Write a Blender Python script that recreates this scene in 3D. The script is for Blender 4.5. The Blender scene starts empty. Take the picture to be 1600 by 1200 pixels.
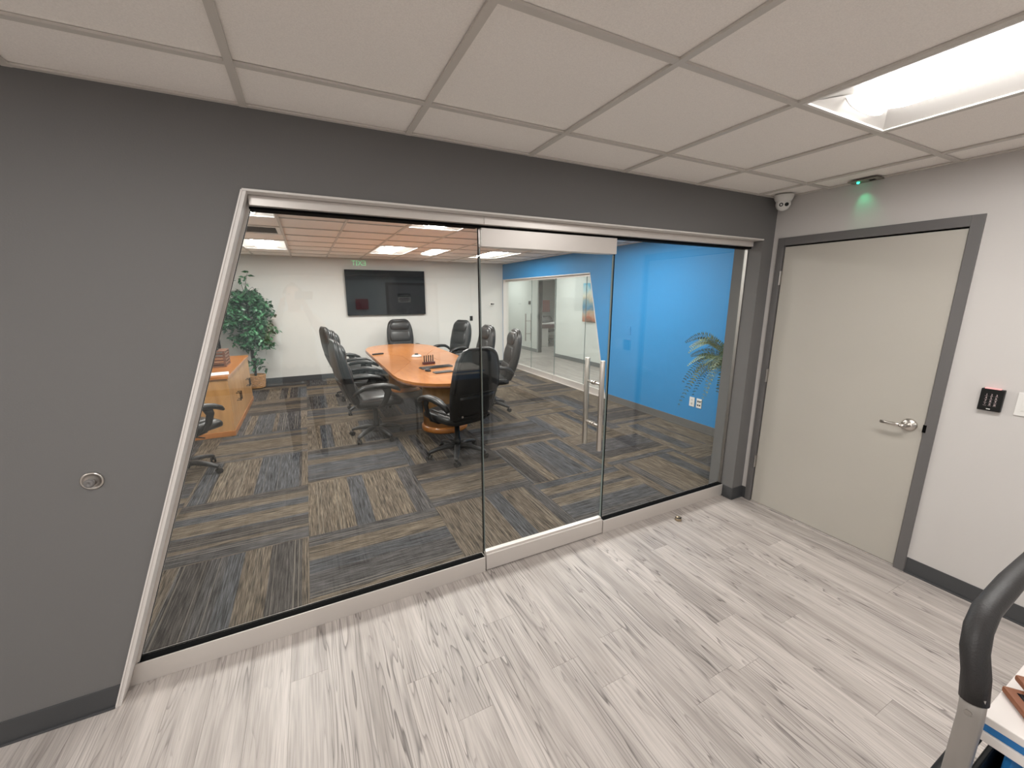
import bpy, math, random
from mathutils import Vector, Matrix
random.seed(7)
S = bpy.context.scene
COL = S.collection

# ------------------------------------------------------------------ camera
YAW, PITCH, ROLL, FPX = .4641, -.2151, .001, 630.1
CAM = Vector((-3.1635, -1.9557, 1.6731))
_f = Vector((math.sin(YAW)*math.cos(PITCH), math.cos(YAW)*math.cos(PITCH), math.sin(PITCH)))
_r = Vector((math.cos(YAW), -math.sin(YAW), 0))
_d = _f.cross(_r)
_rr = _r*math.cos(ROLL)+_d*math.sin(ROLL)
_dd = -_r*math.sin(ROLL)+_d*math.cos(ROLL)
cd = bpy.data.cameras.new('camera'); cam = bpy.data.objects.new('camera', cd); COL.objects.link(cam)
cd.sensor_width = 36; cd.lens = FPX/1600*36; cd.clip_start = .02; cd.clip_end = 60
M = Matrix((( _rr.x, -_dd.x, -_f.x), (_rr.y, -_dd.y, -_f.y), (_rr.z, -_dd.z, -_f.z)))
cam.matrix_world = Matrix.Translation(CAM) @ M.to_4x4()
S.camera = cam

# ------------------------------------------------------------------ world, exposure, lamp strengths
w = bpy.data.worlds.new('world'); S.world = w; w.use_nodes = True
w.node_tree.nodes['Background'].inputs[0].default_value = (.02, .02, .02, 1)
w.node_tree.nodes['Background'].inputs[1].default_value = 0.2
vs = S.view_settings
vs.view_transform = 'Standard'; vs.look = 'None'; vs.gamma = 1; vs.use_curve_mapping = False
vs.exposure = 0.06
LOBBY_LAMP, CONF_LAMP, HALL_LAMP = 32.5, 58.0, 28.0
LAMP_COL = (1.0, .985, .955); CONF_COL = (1.0, .985, .95); HALL_COL = (.97, 1.0, .97)

# ------------------------------------------------------------------ dimensions (metres)
H, HC = 2.36, 2.405                 # lobby and conference ceilings
WT = .22                            # front wall thickness
YF, XB, XL = 7.12, 1.13, -4.82      # conference far wall, blue wall, left wall
YB, XLL = -6.1, -6.5                # lobby back wall, lobby left wall
XH = 2.95                           # far side of the hallway
GY = .115                           # glass plane of the storefront
JT, JB = (-3.339, 2.072), (-4.03, 0.0)   # slanted jamb top and bottom (x, z)
XJ = -.127                          # right jamb

# ------------------------------------------------------------------ helpers
class MB:
    def __init__(s): s.v = []; s.f = []
    def add(s, vs, fs):
        o = len(s.v); s.v += [tuple(p) for p in vs]; s.f += [tuple(i+o for i in q) for q in fs]; return s
    def box(s, x0, x1, y0, y1, z0, z1):
        if x0 > x1: x0, x1 = x1, x0
        if y0 > y1: y0, y1 = y1, y0
        if z0 > z1: z0, z1 = z1, z0
        return s.add([(x0,y0,z0),(x1,y0,z0),(x1,y1,z0),(x0,y1,z0),(x0,y0,z1),(x1,y0,z1),(x1,y1,z1),(x0,y1,z1)],
              [(3,2,1,0),(4,5,6,7),(0,1,5,4),(1,2,6,5),(2,3,7,6),(3,0,4,7)])
    def loft(s, rings, caps=True, closed=True):
        n = len(rings[0]); vs = [p for r in rings for p in r]; fs = []
        for i in range(len(rings)-1):
            for j in range(n if closed else n-1):
                k = (j+1) % n
                fs.append((i*n+j, i*n+k, (i+1)*n+k, (i+1)*n+j))
        if caps:
            fs.append(tuple(range(n-1, -1, -1))); b = (len(rings)-1)*n; fs.append(tuple(range(b, b+n)))
        return s.add(vs, fs)
    def cyl(s, a, b, r0, r1=None, n=16):
        r1 = r0 if r1 is None else r1
        a = Vector(a); b = Vector(b); ax = (b-a).normalized()
        u = ax.orthogonal().normalized(); v = ax.cross(u)
        ring = lambda c, r: [c+(u*math.cos(t)+v*math.sin(t))*r for t in [2*math.pi*i/n for i in range(n)]]
        return s.loft([ring(a, r0), ring(b, r1)])
    def tube(s, pts, r, n=10, b=None):
        pts = [Vector(p) for p in pts]; rings = []; pu = None
        for i, p in enumerate(pts):
            t = (pts[min(i+1, len(pts)-1)]-pts[max(i-1, 0)]).normalized()
            if pu is None: u = t.orthogonal().normalized()
            else: u = (pu - t*pu.dot(t)).normalized()
            pu = u; v = t.cross(u)
            rr = r[i] if isinstance(r, (list, tuple)) else r
            rings.append([p+(u*math.cos(q)+v*math.sin(q))*rr for q in [2*math.pi*k/n for k in range(n)]])
        return s.loft(rings)
    def band(s, pts, side, hw, ht, n=12, e=3.0):
        """elliptic section swept along pts, flat axis along `side`"""
        pts = [Vector(p) for p in pts]; side = Vector(side); rings = []
        for i, p in enumerate(pts):
            t = (pts[min(i+1, len(pts)-1)]-pts[max(i-1, 0)]).normalized()
            u = (side - t*side.dot(t)).normalized(); v = t.cross(u)
            a = hw[i] if isinstance(hw, (list, tuple)) else hw
            b = ht[i] if isinstance(ht, (list, tuple)) else ht
            rings.append(sring(p, u, v, a, b, e, n))
        return s.loft(rings)
    def lathe(s, prof, n=24, c=(0, 0, 0), ax='z'):
        rings = []
        for r, h in prof:
            ring = []
            for i in range(n):
                t = 2*math.pi*i/n; x, y = r*math.cos(t), r*math.sin(t)
                p = {'z': (x, y, h), 'x': (h, x, y), 'y': (y, h, x)}[ax]
                ring.append((c[0]+p[0], c[1]+p[1], c[2]+p[2]))
            rings.append(ring)
        return s.loft(rings)
    def prism(s, poly, axis, a, b):
        """poly of 2-D points extruded along axis ('x','y','z') from a to b"""
        def P(p, h): return {'x': (h, p[0], p[1]), 'y': (p[0], h, p[1]), 'z': (p[0], p[1], h)}[axis]
        n = len(poly)
        return s.add([P(p, a) for p in poly]+[P(p, b) for p in poly],
              [tuple(range(n-1, -1, -1)), tuple(range(n, 2*n))]+[(i, (i+1) % n, (i+1) % n+n, i+n) for i in range(n)])
    def mesh(s, name, mat, smooth=False):
        me = bpy.data.meshes.new(name); me.from_pydata(s.v, [], s.f); me.validate()
        import bmesh
        bm = bmesh.new(); bm.from_mesh(me); bmesh.ops.recalc_face_normals(bm, faces=bm.faces[:]); bm.to_mesh(me); bm.free()
        if mat: me.materials.append(mat)
        if smooth:
            for p in me.polygons: p.use_smooth = True
        return me
    def build(s, name, mat, parent=None, smooth=False, bevel=0, sub=0, loc=None):
        return link(name, s.mesh(name, mat, smooth), parent, bevel, sub, loc, smooth)

def link(name, me, parent=None, bevel=0, sub=0, loc=None, smooth=False):
    o = bpy.data.objects.new(name, me); COL.objects.link(o)
    if parent: o.parent = parent
    if loc: o.location = loc
    if bevel:
        m = o.modifiers.new('bevel', 'BEVEL'); m.width = bevel; m.segments = 2; m.limit_method = 'ANGLE'; m.angle_limit = .6
    if sub:
        m = o.modifiers.new('sub', 'SUBSURF'); m.levels = sub; m.render_levels = sub
    return o

def sring(c, u, v, a, b, e=2.6, n=20):
    c = Vector(c); u = Vector(u); v = Vector(v); out = []
    for i in range(n):
        t = 2*math.pi*i/n; x, y = math.cos(t), math.sin(t)
        out.append(c+u*(a*math.copysign(abs(x)**(2/e), x))+v*(b*math.copysign(abs(y)**(2/e), y)))
    return out

def tag(o, label, cat=None, group=None, kind=None):
    o['label'] = label
    if cat: o['category'] = cat
    if group: o['group'] = group
    if kind: o['kind'] = kind
    return o
def struct(o, label, cat): return tag(o, label, cat, kind='structure')
def empty(name, loc=(0, 0, 0), rz=0):
    o = bpy.data.objects.new(name, None); COL.objects.link(o); o.location = loc; o.rotation_euler.z = rz
    o.empty_display_size = .1
    return o
def copy_tree(o, parent=None):
    c = o.copy(); COL.objects.link(c); c.parent = parent
    for ch in list(o.children): copy_tree(ch, c)
    return c
def text_obj(name, txt, size, mat, parent, mw, ext=.0008, align='CENTER'):
    cu = bpy.data.curves.new(name, 'FONT'); cu.body = txt; cu.size = size; cu.extrude = ext
    cu.align_x = align; cu.align_y = 'CENTER'
    t = bpy.data.objects.new(name+'_tmp', cu); COL.objects.link(t)
    bpy.context.view_layer.update()
    me = bpy.data.meshes.new_from_object(t.evaluated_get(bpy.context.evaluated_depsgraph_get()))
    bpy.data.objects.remove(t); me.materials.clear(); me.materials.append(mat)
    o = bpy.data.objects.new(name, me); COL.objects.link(o); o.parent = parent; o.matrix_local = mw
    return o
def axes(loc, x, y):
    x = Vector(x).normalized(); y = Vector(y).normalized(); z = x.cross(y)
    m = Matrix((x, y, z)).transposed().to_4x4(); m.translation = Vector(loc); return m

# ------------------------------------------------------------------ materials
def mat(name, col, rough=.6, metal=0, spec=.5, bump=None, noise=None, coat=0):
    m = bpy.data.materials.new(name); m.use_nodes = True; nt = m.node_tree; b = nt.nodes['Principled BSDF']
    b.inputs['Base Color'].default_value = (*col, 1); b.inputs['Roughness'].default_value = rough
    b.inputs['Metallic'].default_value = metal; b.inputs['Specular IOR Level'].default_value = spec
    if coat: b.inputs['Coat Weight'].default_value = coat; b.inputs['Coat Roughness'].default_value = .1
    if noise or bump:
        tc = nt.nodes.new('ShaderNodeTexCoord')
    if noise:                        # (scale, amount)
        n = nt.nodes.new('ShaderNodeTexNoise'); n.inputs['Scale'].default_value = noise[0]; n.inputs['Detail'].default_value = 4
        nt.links.new(tc.outputs['Object'], n.inputs['Vector'])
        r = nt.nodes.new('ShaderNodeValToRGB'); k = noise[1]
        r.color_ramp.elements[0].position = .3; r.color_ramp.elements[1].position = .7
        r.color_ramp.elements[0].color = (*[c*(1-k) for c in col], 1); r.color_ramp.elements[1].color = (*[min(1, c*(1+k)) for c in col], 1)
        nt.links.new(n.outputs['Fac'], r.inputs['Fac']); nt.links.new(r.outputs['Color'], b.inputs['Base Color'])
    if bump:                         # (scale, strength)
        n = nt.nodes.new('ShaderNodeTexNoise'); n.inputs['Scale'].default_value = bump[0]; n.inputs['Detail'].default_value = 3
        nt.links.new(tc.outputs['Object'], n.inputs['Vector'])
        p = nt.nodes.new('ShaderNodeBump'); p.inputs['Strength'].default_value = bump[1]; p.inputs['Distance'].default_value = .002
        nt.links.new(n.outputs['Fac'], p.inputs['Height']); nt.links.new(p.outputs['Normal'], b.inputs['Normal'])
    return m
def emit(name, col, strength):
    m = bpy.data.materials.new(name); m.use_nodes = True; nt = m.node_tree; nt.nodes.clear()
    e = nt.nodes.new('ShaderNodeEmission'); e.inputs[0].default_value = (*col, 1); e.inputs[1].default_value = strength
    o = nt.nodes.new('ShaderNodeOutputMaterial'); nt.links.new(e.outputs[0], o.inputs[0]); return m
def glass_mat(name, tint, r0=.042):
    """clear pane: each face mirrors by Schlick's law and lets the rest through"""
    m = bpy.data.materials.new(name); m.use_nodes = True; nt = m.node_tree; nt.nodes.clear(); N = nt.nodes.new; L = nt.links.new
    g = N('ShaderNodeNewGeometry'); d = N('ShaderNodeVectorMath'); d.operation = 'DOT_PRODUCT'
    L(g.outputs['Normal'], d.inputs[0]); L(g.outputs['Incoming'], d.inputs[1])
    ab = N('ShaderNodeMath'); ab.operation = 'ABSOLUTE'; L(d.outputs['Value'], ab.inputs[0])
    on = N('ShaderNodeMath'); on.operation = 'SUBTRACT'; on.inputs[0].default_value = 1; L(ab.outputs[0], on.inputs[1])
    pw = N('ShaderNodeMath'); pw.operation = 'POWER'; L(on.outputs[0], pw.inputs[0]); pw.inputs[1].default_value = 5
    ma = N('ShaderNodeMath'); ma.operation = 'MULTIPLY_ADD'; L(pw.outputs[0], ma.inputs[0]); ma.inputs[1].default_value = 1-r0; ma.inputs[2].default_value = r0
    t = N('ShaderNodeBsdfTransparent'); t.inputs[0].default_value = (*tint, 1)
    gl = N('ShaderNodeBsdfGlossy'); gl.inputs['Roughness'].default_value = .0; gl.inputs[0].default_value = (.97, 1, .98, 1)
    mx = N('ShaderNodeMixShader'); L(ma.outputs[0], mx.inputs[0]); L(t.outputs[0], mx.inputs[1]); L(gl.outputs[0], mx.inputs[2])
    o = N('ShaderNodeOutputMaterial'); L(mx.outputs[0], o.inputs[0]); return m

def wood_floor():
    m = bpy.data.materials.new('vinyl_plank'); m.use_nodes = True; nt = m.node_tree; N = nt.nodes.new; L = nt.links.new
    b = nt.nodes['Principled BSDF']; b.inputs['Roughness'].default_value = .42; b.inputs['Specular IOR Level'].default_value = .35
    tc = N('ShaderNodeTexCoord'); oi = N('ShaderNodeObjectInfo')
    mul = N('ShaderNodeMath'); mul.operation = 'MULTIPLY'; mul.inputs[1].default_value = 57.3; L(oi.outputs['Random'], mul.inputs[0])
    cx = N('ShaderNodeCombineXYZ'); L(mul.outputs[0], cx.inputs[0]); L(mul.outputs[0], cx.inputs[1]); L(mul.outputs[0], cx.inputs[2])
    ad = N('ShaderNodeVectorMath'); ad.operation = 'ADD'; L(tc.outputs['Object'], ad.inputs[0]); L(cx.outputs[0], ad.inputs[1])
    def mapped(sc):
        q = N('ShaderNodeMapping'); q.inputs['Scale'].default_value = sc; L(ad.outputs[0], q.inputs['Vector']); return q.outputs[0]
    # broad tone
    n1 = N('ShaderNodeTexNoise'); n1.inputs['Scale'].default_value = 1; n1.inputs['Detail'].default_value = 3; L(mapped((14, 1.0, 1)), n1.inputs['Vector'])
    r1 = N('ShaderNodeValToRGB'); e = r1.color_ramp.elements
    e[0].position = .3; e[0].color = (.365, .325, .30, 1); e[1].position = .62; e[1].color = (.51, .46, .43, 1)
    L(n1.outputs['Fac'], r1.inputs['Fac'])
    # cathedral veins: contour lines of a stretched noise
    n2 = N('ShaderNodeTexNoise'); n2.inputs['Scale'].default_value = 1; n2.inputs['Detail'].default_value = 2; n2.inputs['Roughness'].default_value = .45; n2.inputs['Distortion'].default_value = .3
    L(mapped((13, .75, 1)), n2.inputs['Vector'])
    mm = N('ShaderNodeMath'); mm.operation = 'MULTIPLY'; mm.inputs[1].default_value = 15; L(n2.outputs['Fac'], mm.inputs[0])
    fr = N('ShaderNodeMath'); fr.operation = 'FRACT'; L(mm.outputs[0], fr.inputs[0])
    r2 = N('ShaderNodeValToRGB'); e = r2.color_ramp.elements
    e[0].position = .0; e[0].color = (.0, .0, .0, 1); e[1].position = 1; e[1].color = (0, 0, 0, 1)
    a = e.new(.06); a.color = (1, 1, 1, 1); a = e.new(.20); a.color = (.35, .35, .35, 1); a = e.new(.55); a.color = (0, 0, 0, 1)
    L(fr.outputs[0], r2.inputs['Fac'])
    n4 = N('ShaderNodeTexNoise'); n4.inputs['Scale'].default_value = 1; n4.inputs['Detail'].default_value = 2; L(mapped((5, 1.3, 1)), n4.inputs['Vector'])
    r4 = N('ShaderNodeValToRGB'); r4.color_ramp.elements[0].position = .36; r4.color_ramp.elements[1].position = .60; L(n4.outputs['Fac'], r4.inputs['Fac'])
    ml = N('ShaderNodeMath'); ml.operation = 'MULTIPLY'; L(r2.outputs['Color'], ml.inputs[0]); L(r4.outputs['Color'], ml.inputs[1])
    m3 = N('ShaderNodeMath'); m3.operation = 'MULTIPLY'; m3.inputs[1].default_value = .85; L(ml.outputs[0], m3.inputs[0])
    mx = N('ShaderNodeMix'); mx.data_type = 'RGBA'; L(m3.outputs[0], mx.inputs['Factor']); L(r1.outputs['Color'], mx.inputs['A']); mx.inputs['B'].default_value = (.11, .095, .09, 1)
    # fine pores
    n3 = N('ShaderNodeTexNoise'); n3.inputs['Scale'].default_value = 1; n3.inputs['Detail'].default_value = 2; L(mapped((160, 5, 1)), n3.inputs['Vector'])
    r3 = N('ShaderNodeValToRGB'); r3.color_ramp.elements[0].color = (.78, .78, .78, 1); r3.color_ramp.elements[0].position = .3; r3.color_ramp.elements[1].position = .6
    L(n3.outputs['Fac'], r3.inputs['Fac'])
    m2 = N('ShaderNodeMix'); m2.data_type = 'RGBA'; m2.blend_type = 'MULTIPLY'; m2.inputs['Factor'].default_value = 1
    L(mx.outputs['Result'], m2.inputs['A']); L(r3.outputs['Color'], m2.inputs['B'])
    # each plank a little lighter or darker
    mr = N('ShaderNodeMapRange'); mr.inputs['To Min'].default_value = .9; mr.inputs['To Max'].default_value = 1.08; L(oi.outputs['Random'], mr.inputs['Value'])
    hs = N('ShaderNodeHueSaturation'); L(mr.outputs[0], hs.inputs['Value']); L(m2.outputs['Result'], hs.inputs['Color'])
    L(hs.outputs['Color'], b.inputs['Base Color'])
    return m

def carpet():
    m = bpy.data.materials.new('striped_carpet'); m.use_nodes = True; nt = m.node_tree; N = nt.nodes.new; L = nt.links.new
    b = nt.nodes['Principled BSDF']; b.inputs['Roughness'].default_value = .95; b.inputs['Specular IOR Level'].default_value = .1
    tc = N('ShaderNodeTexCoord'); oi = N('ShaderNodeObjectInfo')
    mul = N('ShaderNodeMath'); mul.operation = 'MULTIPLY'; mul.inputs[1].default_value = 91.7; L(oi.outputs['Random'], mul.inputs[0])
    cx = N('ShaderNodeCombineXYZ'); L(mul.outputs[0], cx.inputs[0]); L(mul.outputs[0], cx.inputs[1])
    ad = N('ShaderNodeVectorMath'); ad.operation = 'ADD'; L(tc.outputs['Object'], ad.inputs[0]); L(cx.outputs[0], ad.inputs[1])
    def mapped(sc):
        q = N('ShaderNodeMapping'); q.inputs['Scale'].default_value = sc; L(ad.outputs[0], q.inputs['Vector']); return q.outputs[0]
    # broad bands with crisp edges: voronoi cells along x only
    vo = N('ShaderNodeTexVoronoi'); vo.inputs['Scale'].default_value = 1; L(mapped((6.2, .0, 0)), vo.inputs['Vector'])
    vo.voronoi_dimensions = '1D' if False else '3D'
    sp = N('ShaderNodeSeparateColor'); L(vo.outputs['Color'], sp.inputs[0])
    rp = N('ShaderNodeValToRGB'); rp.color_ramp.interpolation = 'CONSTANT'; e = rp.color_ramp.elements
    e[0].position = 0; e[0].color = (.046, .044, .046, 1); e[1].position = .20; e[1].color = (.092, .074, .056, 1)
    for p, c in ((.46, (.045, .047, .053)), (.62, (.082, .066, .051)), (.86, (.036, .032, .031))):
        q = e.new(p); q.color = (*c, 1)
    L(sp.outputs[0], rp.inputs['Fac'])
    # streaks along y, coarse and fine
    def streak(scl, lo, hi, p0, p1):
        n1 = N('ShaderNodeTexNoise'); n1.inputs['Scale'].default_value = 1; n1.inputs['Detail'].default_value = 2; n1.inputs['Roughness'].default_value = .6; L(mapped(scl), n1.inputs['Vector'])
        r1 = N('ShaderNodeMapRange'); r1.inputs['From Min'].default_value = p0; r1.inputs['From Max'].default_value = p1; r1.inputs['To Min'].default_value = lo; r1.inputs['To Max'].default_value = hi
        L(n1.outputs['Fac'], r1.inputs['Value']); return r1.outputs[0]
    sa = streak((115, 4.5, 1), .12, 1.75, .30, .70); sb_ = streak((290, 10, 1), .45, 1.4, .32, .68)
    r1 = N('ShaderNodeMath'); r1.operation = 'MULTIPLY'; L(sa, r1.inputs[0]); L(sb_, r1.inputs[1])
    sc = N('ShaderNodeMix'); sc.data_type = 'RGBA'; sc.blend_type = 'MULTIPLY'; sc.inputs['Factor'].default_value = 1
    L(rp.outputs['Color'], sc.inputs['A']); L(r1.outputs[0], sc.inputs['B'])
    gain = N('ShaderNodeMix'); gain.data_type = 'RGBA'; gain.blend_type = 'MULTIPLY'; gain.inputs['Factor'].default_value = 1; gain.clamp_result = False
    L(sc.outputs['Result'], gain.inputs['A']); gain.inputs['B'].default_value = (1.30, 1.27, 1.22, 1)
    # thin pale yarn line, about one to a tile
    n2 = N('ShaderNodeTexNoise'); n2.inputs['Scale'].default_value = 1; n2.inputs['Detail'].default_value = 0; L(mapped((7.0, 0, 0)), n2.inputs['Vector'])
    c1 = N('ShaderNodeMath'); c1.operation = 'COMPARE'; c1.inputs[1].default_value = .56; c1.inputs[2].default_value = .006; L(n2.outputs['Fac'], c1.inputs[0])
    c2 = N('ShaderNodeMath'); c2.operation = 'MULTIPLY'; c2.inputs[1].default_value = .4; L(c1.outputs[0], c2.inputs[0])
    mx = N('ShaderNodeMix'); mx.data_type = 'RGBA'; L(c2.outputs[0], mx.inputs['Factor']); L(gain.outputs['Result'], mx.inputs['A']); mx.inputs['B'].default_value = (.24, .21, .17, 1)
    L(mx.outputs['Result'], b.inputs['Base Color'])
    # ribs
    wv = N('ShaderNodeTexWave'); wv.inputs['Scale'].default_value = 60; wv.inputs['Distortion'].default_value = .4; L(tc.outputs['Object'], wv.inputs['Vector'])
    bp = N('ShaderNodeBump'); bp.inputs['Strength'].default_value = .25; bp.inputs['Distance'].default_value = .003; L(wv.outputs['Fac'], bp.inputs['Height']); L(bp.outputs['Normal'], b.inputs['Normal'])
    return m

def wood(name, c0, c1, scale, rough=.3, coat=.3):
    m = bpy.data.materials.new(name); m.use_nodes = True; nt = m.node_tree; N = nt.nodes.new; L = nt.links.new
    b = nt.nodes['Principled BSDF']; b.inputs['Roughness'].default_value = rough; b.inputs['Coat Weight'].default_value = coat; b.inputs['Coat Roughness'].default_value = .12
    tc = N('ShaderNodeTexCoord'); mp = N('ShaderNodeMapping'); mp.inputs['Scale'].default_value = scale; L(tc.outputs['Object'], mp.inputs['Vector'])
    n = N('ShaderNodeTexNoise'); n.inputs['Scale'].default_value = 1; n.inputs['Detail'].default_value = 5; n.inputs['Distortion'].default_value = .5; L(mp.outputs[0], n.inputs['Vector'])
    r = N('ShaderNodeValToRGB'); r.color_ramp.elements[0].position = .3; r.color_ramp.elements[1].position = .7
    r.color_ramp.elements[0].color = (*c0, 1); r.color_ramp.elements[1].color = (*c1, 1); L(n.outputs['Fac'], r.inputs['Fac']); L(r.outputs['Color'], b.inputs['Base Color'])
    return m

def painting_mat():
    m = bpy.data.materials.new('abstract_canvas'); m.use_nodes = True; nt = m.node_tree; N = nt.nodes.new; L = nt.links.new
    b = nt.nodes['Principled BSDF']; b.inputs['Roughness'].default_value = .7
    tc = N('ShaderNodeTexCoord'); n = N('ShaderNodeTexNoise'); n.inputs['Scale'].default_value = 5; n.inputs['Detail'].default_value = 6; L(tc.outputs['Object'], n.inputs['Vector'])
    sp = N('ShaderNodeSeparateXYZ'); L(tc.outputs['Generated'], sp.inputs[0])
    s = N('ShaderNodeMath'); s.operation = 'MULTIPLY_ADD'; s.inputs[1].default_value = .45; L(n.outputs['Fac'], s.inputs[0]); L(sp.outputs['Z'], s.inputs[2])
    s2 = N('ShaderNodeMath'); s2.operation = 'SUBTRACT'; s2.inputs[1].default_value = .22; L(s.outputs[0], s2.inputs[0])
    r = N('ShaderNodeValToRGB'); e = r.color_ramp.elements
    e[0].position = 0; e[0].color = (.16, .12, .09, 1); e[1].position = 1; e[1].color = (.10, .45, .68, 1)
    for p, c in ((.12, (.45, .16, .09)), (.26, (.42, .33, .22)), (.36, (.12, .30, .46)), (.5, (.28, .42, .48)), (.62, (.62, .55, .42)), (.72, (.75, .74, .62)), (.86, (.42, .66, .74))):
        q = e.new(p); q.color = (*c, 1)
    L(s2.outputs[0], r.inputs['Fac']); L(r.outputs['Color'], b.inputs['Base Color']); return m

dark_paint = mat('charcoal_wall_paint', (.152, .147, .144), .75, bump=(180, .25), spec=.3)
white_paint = mat('warm_white_wall_paint', (.545, .517, .498), .7, bump=(180, .15), spec=.3)
conf_paint = mat('conference_wall_paint', (.64, .63, .60), .7, bump=(180, .15), spec=.3)
blue_paint = mat('blue_wall_paint', (.016, .200, .455), .62, bump=(180, .15), spec=.35)
hall_paint = mat('hall_wall_paint', (.70, .72, .69), .7, spec=.3)
frame_paint = mat('grey_door_frame_paint', (.125, .118, .116), .45)
door_paint = mat('grey_door_paint', (.43, .40, .355), .5, noise=(2, .02))
base_vinyl = mat('charcoal_vinyl_base', (.052, .053, .056), .5)
hall_base = mat('grey_vinyl_base', (.16, .17, .17), .5)
tile_mat = mat('ceiling_tile_face', (.93, .88, .835), .95, noise=(260, .05), bump=(320, .3), spec=.1)
tee_mat = mat('ceiling_grid_enamel', (.62, .58, .535), .5)
alum = mat('satin_aluminium', (.62, .575, .54), .38, .35)
white_trim = mat('white_enamel', (.66, .62, .59), .4)
gasket = mat('black_gasket', (.003, .003, .003), .8, spec=.05)
glass = glass_mat('clear_glass', (.978, .988, .982))
glass_edge = mat('green_glass_edge', (.17, .21, .20), .2)
steel = mat('brushed_steel', (.60, .56, .52), .28, 1)
steel_dk = mat('dull_steel', (.42, .40, .38), .35, 1)
leather = mat('black_leather', (.008, .0075, .0075), .38, bump=(90, .25))
plastic_bk = mat('black_plastic', (.006, .006, .006), .45, spec=.3)
plastic_gr = mat('charcoal_plastic', (.022, .022, .023), .45, spec=.35)
cherry = wood('honey_cherry_wood', (.37, .125, .026), (.48, .185, .044), (3, 22, 3), .28, .4)
cherry_x = wood('honey_cherry_wood_cross', (.37, .125, .026), (.48, .185, .044), (22, 3, 3), .28, .4)
oak = wood('oak_veneer', (.40, .20, .07), (.54, .29, .11), (14, 14, 2), .4, .2)
dark_wood = wood('brown_stained_wood', (.12, .05, .03), (.20, .09, .05), (10, 30, 30), .5, .1)
plank_mat = wood_floor()
carpet_mat = carpet()
screen_mat = mat('black_screen_glass', (.008, .009, .012), .08, spec=.5)
white_pl = mat('white_plastic', (.72, .70, .67), .4)
paper = mat('white_paper', (.80, .79, .77), .8)
lens_lobby = emit('lobby_lamp_diffuser', LAMP_COL, LOBBY_LAMP)
lens_conf = emit('conference_lamp_diffuser', CONF_COL, CONF_LAMP)
lens_hall = emit('hall_lamp_diffuser', HALL_COL, HALL_LAMP)
fix_mat = mat('white_reflector_enamel', (.78, .75, .72), .45)
leaf_a = mat('ficus_leaf', (.042, .14, .062), .33, noise=(11, .8))
fern_m = mat('fern_leaf', (.17, .225, .09), .55, noise=(6, .5))
fern_dk = mat('fern_leaf_dark', (.06, .11, .05), .55, noise=(6, .5))
bark = mat('thin_bark', (.035, .025, .018), .8)
wicker = mat('wicker', (.42, .22, .085), .6, noise=(40, .3))

# ------------------------------------------------------------------ structure: floors
fl = MB().box(XLL, 0.0, YB, .22, -.12, -.004).build('floor', plank_mat)
struct(fl, 'pale grey wood-look plank floor of the lobby', 'floor')
PW, PL, PX0 = .1524, 1.2192, -2.626
known = {-1: -.70, 1: -.30, 2: -.668, 3: -.845, 4: -.632, 5: -1.084}
pm = {}
def plank_mesh(wd, ln):
    k = (round(wd, 3), round(ln, 3))
    if k not in pm:
        g = .0004
        pm[k] = MB().box(g, wd-g, g, ln-g, -.004, 0).mesh('plank', plank_mat)
    return pm[k]
YP0, YP1 = -3.2, .21
for i in range(-18, 19):
    x0, x1 = PX0+i*PW, PX0+(i+1)*PW
    x0, x1 = max(x0, XLL), min(x1, 0)
    if x1-x0 < .01 or x1 < -5.6: continue
    e = known.get(i, random.uniform(-1.2, 0))
    ys = [YP0]; k = e - 5*PL
    while k < YP1-.02:
        if k > YP0+.02: ys.append(k)
        k += PL
    ys.append(YP1)
    for a, b in zip(ys[:-1], ys[1:]):
        # thresholds: planks stop under the storefront only inside the opening
        yb = b
        if b > 0 and not (-4.1 < (x0+x1)/2 < XJ+.02): yb = min(b, .0)
        if b > 0 and x0 < -3.9: yb = min(b, .0) if x1 < -4.05 else b
        if yb-a < .01: continue
        link('plank', plank_mesh(x1-x0, yb-a), fl, loc=(x0, a, 0))

cf = MB().box(XL, XB, .2, YF, -.12, -.006).build('floor_carpet', carpet_mat)
struct(cf, 'striped carpet-tile floor of the conference room', 'floor')
CT, CX0, CY0 = .9144, -3.305, .075
cm = {}
for i in range(-2, 6):
    for j in range(0, 9):
        x0, x1 = max(CX0+i*CT, XL), min(CX0+(i+1)*CT, XB)
        y0, y1 = max(CY0+j*CT, .215), min(CY0+(j+1)*CT, YF)
        if x1-x0 < .02 or y1-y0 < .02: continue
        along_x = (i+j) % 2 == 0
        cx_, cy_ = CX0+(i+.5)*CT, CY0+(j+.5)*CT
        g = .0006
        b0 = [(x0-cx_)+g, (x1-cx_)-g, (y0-cy_)+g, (y1-cy_)-g]
        flip = random.random() < .5
        if along_x:    # local frame turned a quarter
            b0 = [b0[2], b0[3], -b0[1], -b0[0]]
        key = tuple(round(v, 3) for v in b0)
        if key not in cm: cm[key] = MB().box(*b0, -.006, 0).mesh('carpet_tile', carpet_mat)
        o = link('carpet_tile', cm[key], cf, loc=(cx_, cy_, 0)); o.rotation_euler.z = math.pi/2 if along_x else 0

hf = MB().box(XB, 6.6, 1.0, 13, -.12, 0).build('floor_hall', plank_mat)
struct(hf, 'pale plank floor of the hallway behind the second glass wall', 'floor')

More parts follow.
